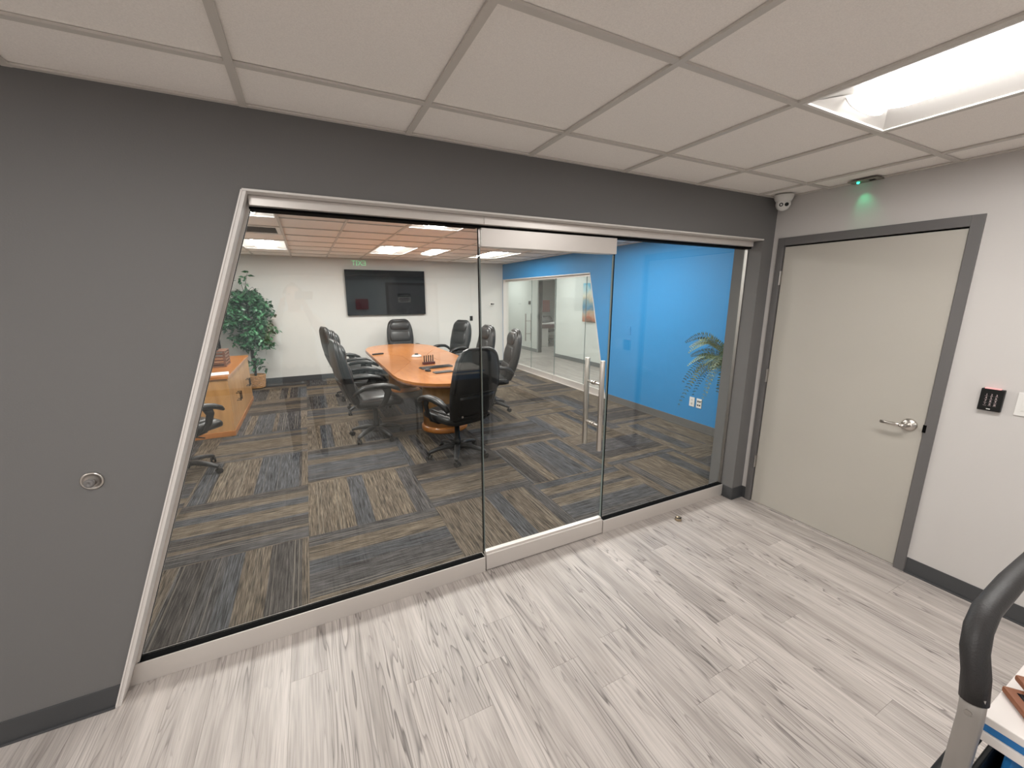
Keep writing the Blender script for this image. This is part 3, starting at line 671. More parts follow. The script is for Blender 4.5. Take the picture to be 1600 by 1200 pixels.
# ------------------------------------------------------------------ chairs
def exec_chair(name, top=1.19, low=False):
    """high-back leather chair, front towards +y, origin on the floor"""
    c = empty(name)
    hb = top-.47
    def back_c(t): return Vector((0, -.235-.15*t-.03*math.sin(t*math.pi*.9), .47+hb*t))
    def wid(t):
        pts = [(0, .225), (.15, .25), (.45, .275), (.7, .262), (.85, .235), (.93, .205), (.97, .165), (.99, .12), (1.0, .06)]
        for (a, u), (b_, v) in zip(pts[:-1], pts[1:]):
            if a <= t <= b_: return u+(v-u)*(t-a)/(b_-a)
        return .05
    def thk(t): return (.05+.022*math.sin(math.pi*min(t*1.05, 1)))*(1 if t < .9 else max(.3, 1-(t-.9)*5))
    ts = [0, .02, .06, .12, .2, .3, .4, .5, .6, .7, .78, .85, .9, .94, .965, .985, 1.0]
    bk = MB().loft([sring(back_c(t), (1, 0, 0), (0, 1, .18), wid(t)*(1 if t > .01 else .9), thk(t)*(1 if t > .01 else .7), 3.2, 28) for t in ts]).build('backrest', leather, c, smooth=True)
    # pillow and lumbar cushions on the front
    def cushion(nm, t0, t1, wd, depth, off):
        rs = []
        for k in range(9):
            u = k/8; t = t0+(t1-t0)*u; e = math.sin(math.pi*(.06+.88*u))**.45
            cc = back_c(t)+Vector((0, thk(t)*.75+off, 0)); rs.append(sring(cc, (1, 0, 0), (0, 1, .18), wd(t)*(.75+.25*e), depth*e, 3.0, 24))
        MB().loft(rs).build(nm, leather, bk, smooth=True)
    if not low: cushion('head_pillow', .70, .955, lambda t: min(wid(t)*.86, .2), .040, .0)
    cushion('lumbar_cushion', .36, .685, lambda t: wid(t)*.80, .034, .0)
    cushion('lower_cushion', .06, .345, lambda t: wid(t)*.80, .040, .0)
    # rear seams and lower cover panel
    for t in (.40, .055):
        cc = back_c(t); pts = []
        for k in range(13):
            a = -1+2*k/12; pts.append(cc+Vector((a*wid(t)*.93, -thk(t)*(1-abs(a)**4*.55)-.004, 0)))
        MB().tube(pts, .006, 6).build('seam', leather, bk, smooth=True)
    rs = []
    for k in range(7):
        t = .07+.31*k/6; rs.append(sring(back_c(t)+Vector((0, -thk(t)*.72, 0)), (1, 0, 0), (0, 1, .18), wid(t)*.78, .026, 4, 20))
    MB().loft(rs).build('rear_panel', leather, bk, smooth=True)
    rim = []
    tt = [.43, .5, .58, .66, .74, .81, .87, .91, .945, .968, .985]
    for sg in (-1, 1):
        seq = tt if sg < 0 else tt[::-1]
        for t in seq: rim.append(back_c(t)+Vector((sg*wid(t)*.93, -thk(t)*.45, 0)))
    MB().tube(rim, [.010+.012*math.sin(math.pi*(.1+.8*i/(len(rim)-1))) for i in range(len(rim))], 10).build('rim_roll', leather, bk, smooth=True)
    for s in (-1, 1):
        p = back_c(.09)+Vector((s*.16, -thk(.09)-.026, 0))
        MB().cyl(p, p+Vector((0, -.006, 0)), .011, n=12).build('bolt', steel, bk)
    # seat
    st = MB().loft([sring((0, y, z), (1, 0, 0), (0, 0, 1), a, h, 3.2, 28) for y, z, a, h in
        ((-.245, .46, .19, .03), (-.235, .462, .225, .05), (-.18, .463, .25, .058), (-.05, .463, .26, .06), (.1, .463, .262, .06), (.2, .46, .258, .058), (.255, .452, .245, .05), (.285, .443, .215, .036), (.298, .438, .17, .02))]).build('seat', leather, c, smooth=True)
    MB().loft([sring((0, y, .505+z), (1, 0, 0), (0, 0, 1), a, h, 3.2, 24) for y, z, a, h in
        ((-.19, 0, .17, .008), (-.17, .002, .20, .022), (-.05, .004, .215, .03), (.1, .004, .215, .03), (.2, -.004, .205, .024), (.25, -.016, .18, .01))]).build('seat_cushion', leather, st, smooth=True)
    # arms
    for s in (-1, 1):
        x = s*.312
        ap = MB().band([(x-.03*s, -.285, .590), (x-.015*s, -.245, .640), (x, -.18, .675), (x, -.08, .686), (x, .04, .684), (x, .13, .664), (x, .190, .636), (x, .220, .608)], (1, 0, 0),
                       [.020, .030, .038, .043, .044, .042, .036, .022], [.016, .024, .028, .029, .029, .027, .023, .013], 14, 2.6).build('armrest', leather, c, smooth=True)
        MB().band([(x, .06, .672), (x, .085, .60), (x*.985, .06, .52), (x*.93, .02, .445), (x*.75, .0, .415), (x*.5, 0, .405)], (0, 1, 0), [.05, .042, .036, .034, .032, .03], .012, 12, 3).build('arm_support', plastic_bk, ap, smooth=True)
    # mechanism, column, star base
    MB().box(-.09, .09, -.12, .12, .375, .408).build('tilt_mechanism', plastic_bk, c, bevel=.01)
    MB().tube([(.08, 0, .385), (.2, .02, .385), (.27, .03, .38)], .006, 8).build('tilt_lever', plastic_bk, c)
    MB().lathe([(0, .07), (.036, .07), (.034, .2), (.027, .205), (.027, .38), (0, .38)], 18).build('gas_column', plastic_bk, c, smooth=True)
    hub = MB().lathe([(0, .065), (.05, .065), (.055, .08), (.052, .125), (.04, .135), (0, .135)], 20).build('base_hub', plastic_gr, c, smooth=True)
    for k in range(5):
        a = 2*math.pi*k/5+.3; u = Vector((math.cos(a), math.sin(a), 0)); sd = Vector((-math.sin(a), math.cos(a), 0))
        lg = MB().band([u*.03+Vector((0, 0, .112)), u*.12+Vector((0, 0, .120)), u*.22+Vector((0, 0, .100)), u*.295+Vector((0, 0, .078)), u*.312+Vector((0, 0, .066))], sd, [.034, .031, .027, .023, .016], [.026, .024, .020, .016, .010], 10, 3).build('base_leg', plastic_gr, c, smooth=True)
        p = u*.300; d = u.lerp(sd, .55).normalized(); e = Vector((-d.y, d.x, 0)); q = p+d*.012
        cs = MB().cyl(q-e*.024+Vector((0, 0, .027)), q-e*.006+Vector((0, 0, .027)), .027, n=16).cyl(q+e*.006+Vector((0, 0, .027)), q+e*.024+Vector((0, 0, .027)), .027, n=16)
        cs.cyl(p+Vector((0, 0, .03)), p+Vector((0, 0, .072)), .007, n=8); cs.box(q.x-.014, q.x+.014, q.y-.014, q.y+.014, .03, .052)
        cs.build('caster', plastic_bk, lg)
    return c
chair0 = exec_chair('office_chair')
chair_spots = [
    (-1.86, 1.95, 15, 'black leather chair turned away from the glass, nearest the pull handle'),
    (-2.54, 2.98, -84, 'nearest leather chair on the left side of the table, overlaid by a reflection'),
    (-2.49, 4.22, -94, 'middle leather chair on the left side of the table'),
    (-2.56, 5.18, -80, 'farthest leather chair on the left side of the table'),
    (-1.48, 6.37, 176, 'leather chair at the head of the table under the television'),
    (-.74, 5.72, 112, 'farthest leather chair on the right side of the table'),
    (-.88, 4.28, 92, 'middle leather chair on the right side of the table, cut by the door edge'),
    (-.84, 3.42, 78, 'nearest leather chair on the right, behind the chair turned away from the glass'),
]
for k, (x, y, a, lab) in enumerate(chair_spots):
    o = chair0 if k == 0 else copy_tree(chair0)
    o.location = (x, y, 0); o.rotation_euler.z = math.radians(a); tag(o, lab, 'chair', 'leather chairs around the conference table')
ck = exec_chair('office_chair', .93, True); ck.location = (-4.36, 2.66, 0); ck.rotation_euler.z = math.radians(-38)
tag(ck, 'low black office chair half hidden by the slanted jamb beside the credenza', 'chair')

# ------------------------------------------------------------------ credenza
CXF, CXB_, CYA, CYB_, CZ = -4.09, -4.76, 3.77, 5.72, .745
cr = empty('credenza', ((CXF+CXB_)/2, (CYA+CYB_)/2, 0)); tag(cr, 'honey oak credenza with black bar handles along the left wall', 'cabinet')
def L(x, y): return x-cr.location.x, y-cr.location.y
x0, y0 = L(CXB_, CYA); x1, y1 = L(CXF, CYB_)
MB().box(x0, x1-.02, y0+.015, y1-.015, .06, CZ-.035).build('body', oak, cr)
MB().box(x0-.005, x1+.012, y0-.012, y1+.012, CZ-.035, CZ).build('top', cherry, cr, bevel=.004)
MB().box(x0, x1+.004, y0, y1, 0, .062).build('plinth', cherry, cr, bevel=.003)
n = 4; dw = (y1-y0-.03)/n
dmesh = MB().box(0, .019, .0015, dw-.0015, 0, CZ-.035-.066).mesh('door', oak)
hmesh = MB().cyl((.045, 0, -.055), (.045, 0, .055), .006, n=10).cyl((.0, 0, -.048), (.045, 0, -.048), .005, n=8).cyl((.0, 0, .048), (.045, 0, .048), .005, n=8).mesh('handle', plastic_bk)
for k in range(n):
    d = link('door', dmesh, cr, loc=(x1-.02, y0+.015+k*dw, .064), bevel=.001)
    link('handle', hmesh, d, loc=(.019, dw-.05 if k % 2 == 0 else .05, .33))
sh = MB().box(-.14, .14, -.108, .108, 0, .003).build('paper_sheet', paper, loc=(-4.24, 3.98, CZ)); sh.rotation_euler.z = .15
tag(sh, 'white printed sheet on the near corner of the credenza', 'paper')
og = empty('wooden_organizer', (-4.40, 4.72, CZ), .0); tag(og, 'brown slatted wooden organizer box on the credenza', 'box')
MB().box(-.2, .2, -.17, .17, 0, .02).build('base', dark_wood, og)
for xx in (-.185, 0, .185):
    for yy in (-.155, .155): MB().box(xx-.012, xx+.012, yy-.012, yy+.012, .02, .2).build('post', dark_wood, og)
for k in range(4):
    z = .035+k*.042
    for yy in (-.158, .158): MB().box(-.2, .2, yy-.008, yy+.008, z, z+.026).build('slat', dark_wood, og)
    for xx in (-.19, .19): MB().box(xx-.008, xx+.008, -.15, .15, z, z+.026).build('slat', dark_wood, og)
MB().box(-.2, .2, -.17, .17, .2, .212).build('lid', dark_wood, og)
ti = empty('tissue_holder', (-4.40, 4.68, CZ+.2125)); tag(ti, 'black tissue holder with a crumpled white tissue on the organizer', 'tissue box')
MB().box(-.11, .11, -.07, .07, 0, .085).build('holder', plastic_bk, ti, bevel=.01)
rs = []
rnd = random.Random(3)
for k in range(6):
    rs.append([Vector((math.cos(2*math.pi*i/14)*(.03+.03*k/5)*rnd.uniform(.7, 1.3), math.sin(2*math.pi*i/14)*(.015+.02*k/5)*rnd.uniform(.6, 1.3), .08+.011*k+rnd.uniform(-.006, .008))) for i in range(14)])
MB().loft(rs).build('tissue', paper, ti, smooth=True)
bd = empty('black_binder', (-4.42, 4.90, CZ+.2125), .2); tag(bd, 'rounded black case with a white tag behind the tissue holder', 'case')
MB().prism([(-.13, 0), (.13, 0), (.13, .13), (.10, .20), (.05, .235), (-.05, .235), (-.10, .2), (-.13, .13)], 'y', -.05, .05).build('shell', plastic_bk, bd, bevel=.01)
MB().box(.03, .09, -.054, -.0505, .16, .185).build('tag', paper, bd)

# ------------------------------------------------------------------ ficus tree in a basket
PX, PY = -4.13, 6.74
fc = empty('ficus_tree', (PX, PY, 0)); tag(fc, 'bushy green ficus tree in a wicker basket by the far wall', 'tree')
bs = MB().lathe([(.0, .01), (.12, .01), (.125, .012), (.155, .25), (.145, .25), (.12, .03), (0, .03)], 28).build('basket', wicker, fc, smooth=True)
for k in range(9):
    z = .025+k*.027; r = .127+.028*(z/.25)
    MB().tube([(math.cos(2*math.pi*i/28)*(r+.006*(1 if (i+k) % 2 else -.3)), math.sin(2*math.pi*i/28)*(r+.006*(1 if (i+k) % 2 else -.3)), z) for i in range(29)], .011, 6).build('weave', wicker, bs, smooth=True)
MB().lathe([(0, .20), (.14, .20), (.14, .21), (0, .21)], 20).build('moss', mat('moss', (.03, .05, .02), .9), fc)
tk = MB(); rnd = random.Random(11)
tk.tube([(0, 0, .1), (.015, .0, .5), (.0, .01, .9), (.02, 0, 1.3), (.01, 0, 1.75)], [.022, .02, .018, .014, .008], 8)
tk.tube([(.02, .02, .1), (-.02, .0, .6), (.02, -.01, 1.0), (-.02, 0, 1.4)], [.016, .015, .012, .006], 8)
branches = []
for k in range(95):
    z0 = rnd.uniform(.80, 1.75); a = rnd.uniform(0, 2*math.pi)
    env = .16+.28*math.sin(math.pi*min(1, max(0, (z0-.62)/1.35)))
    ln = env*rnd.uniform(.7, 1.1)
    p0 = Vector((.01, 0, z0)); p1 = p0+Vector((math.cos(a)*ln*.55, math.sin(a)*ln*.5, .12*rnd.uniform(.2, 1.2))); p2 = p0+Vector((math.cos(a)*ln, math.sin(a)*ln*.75, rnd.uniform(-.16, .06)))
    branches.append((p0, p1, p2))
branches.append((Vector((.01, 0, 1.7)), Vector((.04, 0, 1.9)), Vector((.09, 0, 2.08)))); branches.append((Vector((.01, 0, 1.7)), Vector((-.02, 0, 1.85)), Vector((-.03, 0, 1.98))))
for k in range(7):
    a = rnd.uniform(0, 6.28); z0 = rnd.uniform(.25, .55)
    branches.append((Vector((0, 0, z0)), Vector((math.cos(a)*.09, math.sin(a)*.07-.02, z0+.08)), Vector((math.cos(a)*.18, math.sin(a)*.12-.03, z0+rnd.uniform(-.03, .08)))))
lv = MB()
for p0, p1, p2 in branches:
    tk.tube([p0, p1, p2], [.005, .004, .002], 5)
    sparse = p2.z > 1.95 or p0.z < .6
    for j in range(9 if sparse else 34):
        u = rnd.uniform(.3, 1.05); q = (1-u)**2*p0+2*u*(1-u)*p1+u*u*p2
        d = Vector((rnd.gauss(0, 1), rnd.gauss(0, 1), rnd.gauss(-.5, .6))).normalized(); sd = d.cross(Vector((rnd.gauss(0, .5), rnd.gauss(0, .5), 1))).normalized(); up = sd.cross(d)
        ln = rnd.uniform(.07, .11); wd = ln*.27; o = q+d*.012+Vector((rnd.gauss(0, .02), rnd.gauss(0, .02), rnd.gauss(0, .02)))
        if not (-4.66 < PX+o.x < -3.6) or PY+o.y > YF-.11: continue
        lv.add([o, o+d*ln*.4+sd*wd, o+d*ln*.4+up*ln*.06, o+d*ln*.4-sd*wd, o+d*ln-up*ln*.1], [(0, 1, 2), (0, 2, 3), (1, 4, 2), (2, 4, 3)])
tk.build('trunk', bark, fc, smooth=True)
me = bpy.data.meshes.new('foliage'); me.from_pydata(lv.v, [], lv.f); me.materials.append(leaf_a)
fo = link('foliage', me, fc); fo['kind'] = 'stuff'

# ------------------------------------------------------------------ fern on a stand behind the column
FX, FYY = .62, .58
fn = empty('potted_fern', (FX, FYY, 0)); tag(fn, 'green fern arching out from behind the grey column in front of the blue wall', 'plant')
MB().lathe([(0, 0), (.15, 0), (.15, .02), (.03, .03), (.025, .72), (.13, .74), (.13, .76), (0, .76)], 24).build('stand', plastic_bk, fn, smooth=False)
MB().lathe([(0, .76), (.08, .76), (.12, .92), (.125, .94), (.11, .94), (.09, .90), (0, .90)], 24).build('pot', mat('clay_pot', (.20, .08, .05), .7), fn, smooth=True)
rnd = random.Random(5)
for k in range(54):
    a = 2*math.pi*k/54+rnd.uniform(-.15, .15); reach = rnd.uniform(.36, .58); rise = rnd.uniform(.10, .40); droop = rnd.uniform(.05, .62)
    while FX+math.cos(a)*reach > XB-.06 or FYY+math.sin(a)*reach < WT+.06: reach *= .9
    pts = []; N_ = 16
    for i in range(N_+1):
        u = i/N_; pts.append(Vector((math.cos(a)*reach*u, math.sin(a)*reach*u, 0.93+rise*math.sin(min(1, u*1.25)*math.pi*.5)-droop*u**3)))
    roll = rnd.uniform(-1.25, 1.25)
    f = MB(); f.tube(pts, [.003*(1-.7*i/N_) for i in range(N_+1)], 4)
    for i in range(2, 34):
        u = i/34; q = pts[min(N_-1, int(u*N_))].lerp(pts[min(N_, int(u*N_)+1)], u*N_-int(u*N_))
        t = (pts[min(N_, int(u*N_)+1)]-pts[min(N_-1, int(u*N_))]).normalized(); sd = t.cross(Vector((0, 0, 1))).normalized(); sd = sd*math.cos(roll)+sd.cross(t)*math.sin(roll); ln = .06*math.sin(math.pi*(.12+.86*u))**.7
        for s in (-1, 1):
            d = (sd*s+t*.3+Vector((0, 0, -.12))).normalized()
            f.add([q, q+d*ln*.5+t*.0065, q+d*ln, q+d*ln*.5-t*.006], [(0, 1, 2, 3)])
    f.build('frond', fern_m if k % 3 else fern_dk, fn)

# ------------------------------------------------------------------ television and wall devices in the conference room
tv = empty('television', (-1.61, YF, 1.74)); tv.rotation_euler.x = .03; tag(tv, 'large black flat television on the far wall mirroring the lobby', 'television')
MB().box(-.81, .81, -.075, -.045, -.46, .46).build('cabinet', plastic_bk, tv, bevel=.003)
MB().box(-.802, .802, -.0765, -.0752, -.445, .453).build('screen', screen_mat, tv)
MB().box(-.25, .25, -.045, 0, -.2, .2).build('wall_mount', plastic_bk, tv)
tag(MB().box(.30-.035, .30+.035, YF-.012, YF, 1.10, 1.21).box(.30-.012, .30+.012, YF-.016, YF-.012, 1.13, 1.18).build('wall_switch', plastic_bk, bevel=.002), 'black wall switch plate on the far wall right of the television', 'switch')
th = empty('thermostat', (.84, YF, 1.48)); tag(th, 'small white thermostat with a grey display near the blue wall', 'thermostat')
MB().box(-.06, .06, -.02, 0, -.04, .04).build('case', white_pl, th, bevel=.004); MB().box(-.04, .01, -.0212, -.0202, -.018, .02).build('display', plastic_gr, th); MB().box(.02, .045, -.0212, -.0202, -.018, .02).build('buttons', plastic_gr, th)
for k, y in enumerate((1.475, 1.37)):
    o = empty('outlet_plate' if k == 0 else 'data_plate', (XB, y, .35)); tag(o, ('white power outlet plate low on the blue wall, left of the pair', 'white data jack plate low on the blue wall, right of the pair')[k], 'outlet')
    MB().box(-.007, 0, -.038, .038, -.06, .06).build('plate', white_pl, o, bevel=.002)
    for z in (-.024, .024):
        if k == 0: MB().box(-.0085, -.007, -.014, .014, z-.016, z+.016).build('socket', mat('outlet_face', (.55, .53, .5), .4) if z < 0 else white_pl, o); MB().box(-.009, -.0086, -.006, -.003, z-.006, z+.006).box(-.009, -.0086, .004, .007, z-.006, z+.006).build('slots', gasket, o)
        else:
            for yy in (-.014, .014): MB().box(-.0085, -.007, yy-.01, yy+.01, z-.010, z+.010).build('jack', plastic_gr, o)
sw = MB().box(XB-.008, XB, 2.66, 2.735, 1.10, 1.22).box(XB-.011, XB-.008, 2.68, 2.715, 1.13, 1.19).build('light_switch', blue_paint, bevel=.002)
tag(sw, 'blue painted switch plate in the middle of the blue wall', 'switch')

# ------------------------------------------------------------------ hallway and office things
pt = MB().box(XH-.035, XH-.001, 5.05, 6.30, 1.05, 1.97).build('painting', painting_mat()); tag(pt, 'abstract blue and rust canvas painting on the hallway wall', 'painting')
dfm = empty('trim_4'); struct(dfm, 'grey frame of the open office doorway across the hallway', 'door frame')
MB().box(XH-.015, XH+.13, DY0-.05, DY0, 0, DZ+.05).box(XH-.015, XH+.13, DY1, DY1+.05, 0, DZ+.05).box(XH-.015, XH+.13, DY0, DY1, DZ, DZ+.05).build('frame', mat('grey_hall_frame', (.30, .31, .30), .5), dfm)
tag(MB().box(XH-.03, XH, 8.98, 9.08, 1.42, 1.52).build('card_reader', plastic_bk, bevel=.004), 'small dark card reader on the hallway wall beside the office doorway', 'card reader')
dk = empty('office_desk', (4.1, 10.0, 0)); tag(dk, 'reddish brown office desk with a pale drawer pedestal in the far office', 'desk')
MB().box(-.9, .9, -.4, .4, .62, .745).build('top', mat('maroon_top', (.10, .035, .035), .4), dk)
MB().box(-.55, -.1, -.36, .36, 0, .62).build('drawer_pedestal', white_pl, dk); MB().box(.8, .86, -.36, .36, 0, .62).build('leg_panel', white_pl, dk); MB().box(-.86, -.8, -.36, .36, 0, .62).build('leg_panel', white_pl, dk)
MB().box(-.53, -.12, -.372, -.362, .37, .60).build('drawer', white_pl, dk); MB().box(-.53, -.12, -.372, -.362, .06, .36).build('drawer', white_pl, dk)
oc = copy_tree(ck); oc.location = (4.72, 10.85, 0); oc.rotation_euler.z = math.radians(160); tag(oc, 'grey office chair behind the desk in the far office', 'chair')
pb = MB()
rnd = random.Random(9)
for k in range(4):
    o = MB().box(-.11, .11, -.15, .15, 0, .012+.01*k).build('paper_stack', paper, loc=(3.7+.24*k, 9.85+rnd.uniform(-.08, .08), .745)); tag(o, ('leftmost white paper stack on the far office desk', 'second white paper stack on the far office desk', 'third white paper stack on the far office desk', 'rightmost white paper stack on the far office desk')[k], 'paper', 'papers on the office desk')
mn = empty('monitor', (3.62, 10.2, .745)); tag(mn, 'dark computer monitor at the left end of the far office desk', 'monitor')
MB().box(-.24, .24, -.015, .015, .1, .42).build('display', plastic_bk, mn); MB().cyl((0, .02, .005), (0, .02, .2), .02).build('neck', plastic_gr, mn); MB().box(-.1, .1, -.08, .08, 0, .01).build('foot', plastic_gr, mn)
rc = MB().box(5.50, 5.99, 12.75, 13.0, 1.02, 1.50).build('wall_cabinet', mat('red_cabinet', (.55, .11, .08), .5), bevel=.01); tag(rc, 'red cabinet on the end wall of the far office', 'cabinet')

# ------------------------------------------------------------------ lobby devices
bp = empty('wall_bumper', (-3.944, 0, .998)); tag(bp, 'round chrome door bumper on the charcoal wall', 'door bumper')
MB().lathe([(0, -.001), (.034, -.001), (.034, -.004), (.030, -.007), (.027, -.004), (.018, -.003), (0, -.003)], 28, (0, 0, 0), 'y').build('ring', steel, bp, smooth=True)
MB().lathe([(0, -.003), (.013, -.003), (.016, -.018), (.012, -.024), (.006, -.022), (0, -.016)], 20, (-.004, 0, -.004), 'y').build('rubber_tip', mat('grey_rubber', (.16, .15, .145), .5), bp, smooth=True)
ds = empty('floor_doorstop', (-.782, -.03, 0)); tag(ds, 'small brass dome doorstop on the plank floor', 'doorstop')
MB().lathe([(0, 0), (.024, 0), (.025, .006), (.022, .020), (.013, .028), (0, .030)], 20).build('dome', mat('aged_brass', (.42, .34, .24), .35, 1), ds, smooth=True)
MB().tube([(.018*math.cos(t), .018*math.sin(t), .022) for t in [math.pi*(.75+k/10) for k in range(11)]], .005, 8).build('bumper_strip', plastic_gr, ds, smooth=True)
cmr = empty('security_camera', (-.098, -.092, H)); tag(cmr, 'white turret security camera in the ceiling corner', 'camera')
MB().lathe([(0, 0), (.060, 0), (.060, -.012), (.054, -.03), (.046, -.042), (0, -.042)], 28).build('mount', white_pl, cmr, smooth=True)
dn = (CAM+Vector((.6, -.3, -.3))-Vector((-.098, -.092, H-.06))).normalized(); u = dn.orthogonal().normalized(); v = dn.cross(u); cc = Vector((0, 0, -.058))
rs = []
for d_, r in ((-.044, .008), (-.034, .030), (-.015, .044), (.005, .046), (.022, .041), (.030, .036)): rs.append([cc+dn*d_+(u*math.cos(t)+v*math.sin(t))*r for t in [2*math.pi*k/24 for k in range(24)]])
bl_ = MB().loft(rs).build('ball', white_pl, cmr, smooth=True)
hz = dn.cross(Vector((0, 0, 1))).normalized()
for s, m_ in ((-1, plastic_bk), (1, plastic_gr)):
    p = cc+dn*.030+hz*s*.0165; MB().cyl(p-dn*.004, p+dn*.002, .0125, n=18).build('lens', m_, bl_)
MB().cyl(cc+dn*.030+hz*.0165, cc+dn*.033+hz*.0165, .006, n=12).build('infrared_emitter', white_pl, bl_)
em = empty('ceiling_sensor', (-.048, -.54, H)); tag(em, 'flat ceiling plate with a glowing green indicator above the grey door', 'sensor')
MB().box(-.042, .042, -.075, .075, -.006, 0).build('plate', mat('sensor_plate', (.22, .20, .17), .5), em, bevel=.001)
MB().lathe([(0, -.007), (.007, -.007), (.006, -.013), (0, -.015)], 12, (-.004, .035, 0)).build('green_indicator', emit('green_led', (.02, 1.0, .45), 9), em)
MB().box(-.012, .012, -.05, -.02, -.0075, -.006).build('sensor_window', gasket, em)
sl = bpy.data.lights.new('green_led_beam', 'SPOT'); sl.energy = .55; sl.color = (.05, 1, .45); sl.spot_size = 1.1; sl.spot_blend = 1; sl.shadow_soft_size = .006
so = bpy.data.objects.new('green_led_beam', sl); COL.objects.link(so); so.parent = em; so.location = (-.012, .03, -.02)
so.rotation_euler = Vector((.055, -.03, -.13)).to_track_quat('-Z', 'Y').to_euler()
kp = empty('access_keypad', (0, -1.2525, 1.140)); tag(kp, 'black access keypad with a red light bar right of the grey door', 'keypad')
MB().box(-.024, 0, -.041, .041, -.058, .058).build('case', plastic_bk, kp, bevel=.003)
MB().box(-.022, -.004, -.026, .030, .0565, .062).build('light_bar', emit('red_led', (1, .42, .40), 1.3), kp)
dig = mat('digit_print', (.62, .5, .5), .6)
for k, t in enumerate('123456789*0#'):
    r, c = divmod(k, 3)
    text_obj('key_digit', t, .013, dig, kp, axes((-.0243, .017-c*.0175, .027-r*.0165), (0, -1, 0), (0, 0, 1)), .0003)
    MB().box(-.0247, -.0243, .0115-c*.0175, .0225-c*.0175, .0192-r*.0165, .0200-r*.0165).build('key_mark', dig, kp)
MB().box(-.0248, -.0242, -.006, .008, -.0495, -.0455).build('maker_badge', white_pl, kp)
wp = empty('switch_plate', (0, -1.395, 1.139)); tag(wp, 'white switch plate at the right edge beside the black keypad', 'switch')
MB().box(-.007, 0, -.06, .06, -.059, .059).build('plate', white_pl, wp, bevel=.002)
for y in (-.024, .024): MB().box(-.010, -.007, y-.016, y+.016, -.033, .033).build('rocker', white_pl, wp, bevel=.001)

# ------------------------------------------------------------------ cart at the right edge
ct = empty('utility_cart', (-1.82, -2.02, 0)); tag(ct, 'grey steel cart with a black foam grip handle at the lower right', 'cart')
ox, oy = -1.82, -2.02
steel_gr = mat('grey_powder_steel', (.27, .245, .225), .4, .2)
def q(x, y, z): return (x-ox, y-oy, z)
HZ = 1.115; ya = -1.785
grip = [q(-2.190, ya-.022, .985), q(-2.186, ya-.016, 1.03), q(-2.180, ya-.006, 1.07), q(-2.160, ya, 1.10), q(-2.12, ya+.004, 1.118), q(-2.0, ya+.006, 1.13), q(-1.8, ya+.006, 1.135), q(-1.62, ya+.004, 1.13), q(-1.50, ya+.002, 1.118), q(-1.46, ya, 1.09), q(-1.445, ya-.01, 1.03), q(-1.44, ya-.02, .985)]
MB().tube(grip, .0185, 20).build('foam_grip', mat('black_foam', (.018, .016, .016), .55, bump=(300, .3)), ct, smooth=True)
for x, xx in ((-2.190, -2.215), (-1.44, -1.415)):
    MB().band([q(x, ya-.021, 1.0), q(x, ya-.024, .95), q(xx, ya-.030, .55), q(xx, ya-.030, .10)], (1, 0, 0), .013, .016, 12, 4).build('upright', steel_gr, ct, smooth=True)
    MB().cyl(q(x-.015, ya-.022, .965), q(x+.015, ya-.022, .965), .005, n=10).build('rivet', steel_dk, ct)
MB().band([q(-1.99, -1.795, .802), q(-2.06, -1.795, .802), q(-2.18, -1.795, .800), q(-2.30, -1.795, .798), q(-2.32, -1.795, .797)], (0, 1, 0), [.013, .013, .013, .013, .006], [.012, .012, .012, .012, .006], 12, 3).build('side_handle', plastic_bk, ct, smooth=True)
MB().box(-.375, .375, .195, .205, .14, .80).build('front_panel', plastic_bk, ct, bevel=.003)
MB().box(-.36, .36, -.23, .194, .50, .53).build('shelf', steel_gr, ct, bevel=.004)
MB().box(-.36, .36, -.23, .194, .12, .15).build('shelf', steel_gr, ct, bevel=.004)
for x in (-.34, .34):
    MB().box(x-.012, x+.012, -.225, -.20, .1, .53).build('rear_post', steel_gr, ct)
for x in (-.34, .34):
    for y in (-.2, .15):
        w_ = MB().cyl((x-.015, y, .045), (x+.015, y, .045), .045, n=18).box(x-.02, x+.02, y-.012, y+.012, .05, .12); w_.build('caster', plastic_bk, ct)
blue_pl = mat('blue_plastic', (.015, .15, .40), .45); lidw = mat('white_lid_plastic', (.74, .69, .66), .5)
to = empty('storage_tote', (-1.80, -2.03, .531)); tag(to, 'blue storage bin with a white and blue layered lid on the cart', 'bin')
MB().prism([(-.27, -.19), (.27, -.19), (.27, .19), (-.27, .19)], 'z', 0, .325).build('bin', blue_pl, to, bevel=.01)
MB().box(-.308, .30, -.222, .222, .325, .345).build('lid_lower', lidw, to, bevel=.002)
MB().box(-.304, .296, -.218, .218, .345, .362).build('lid_band', blue_pl, to, bevel=.001)
MB().box(-.308, .30, -.222, .222, .362, .378).build('lid_upper', lidw, to, bevel=.002)
tan = mat('tan_leather', (.23, .075, .028), .5)
for k, (x, y, z, a) in enumerate(((-2.008, -1.806, .910, -50), (-1.972, -1.812, .9245, -51))):
    t = empty('leather_tablet_case', (x, y, z), math.radians(a)); tag(t, ('lower brown leather tablet case on the white lid', 'upper brown leather tablet case on the white lid')[k], 'tablet case', 'leather tablet cases on the cart')
    MB().box(0, .20, -.15, 0, 0, .013).build('cover', tan, t, bevel=.004); MB().box(.014, .186, -.136, -.014, .013, .0138).build('screen', screen_mat, t)

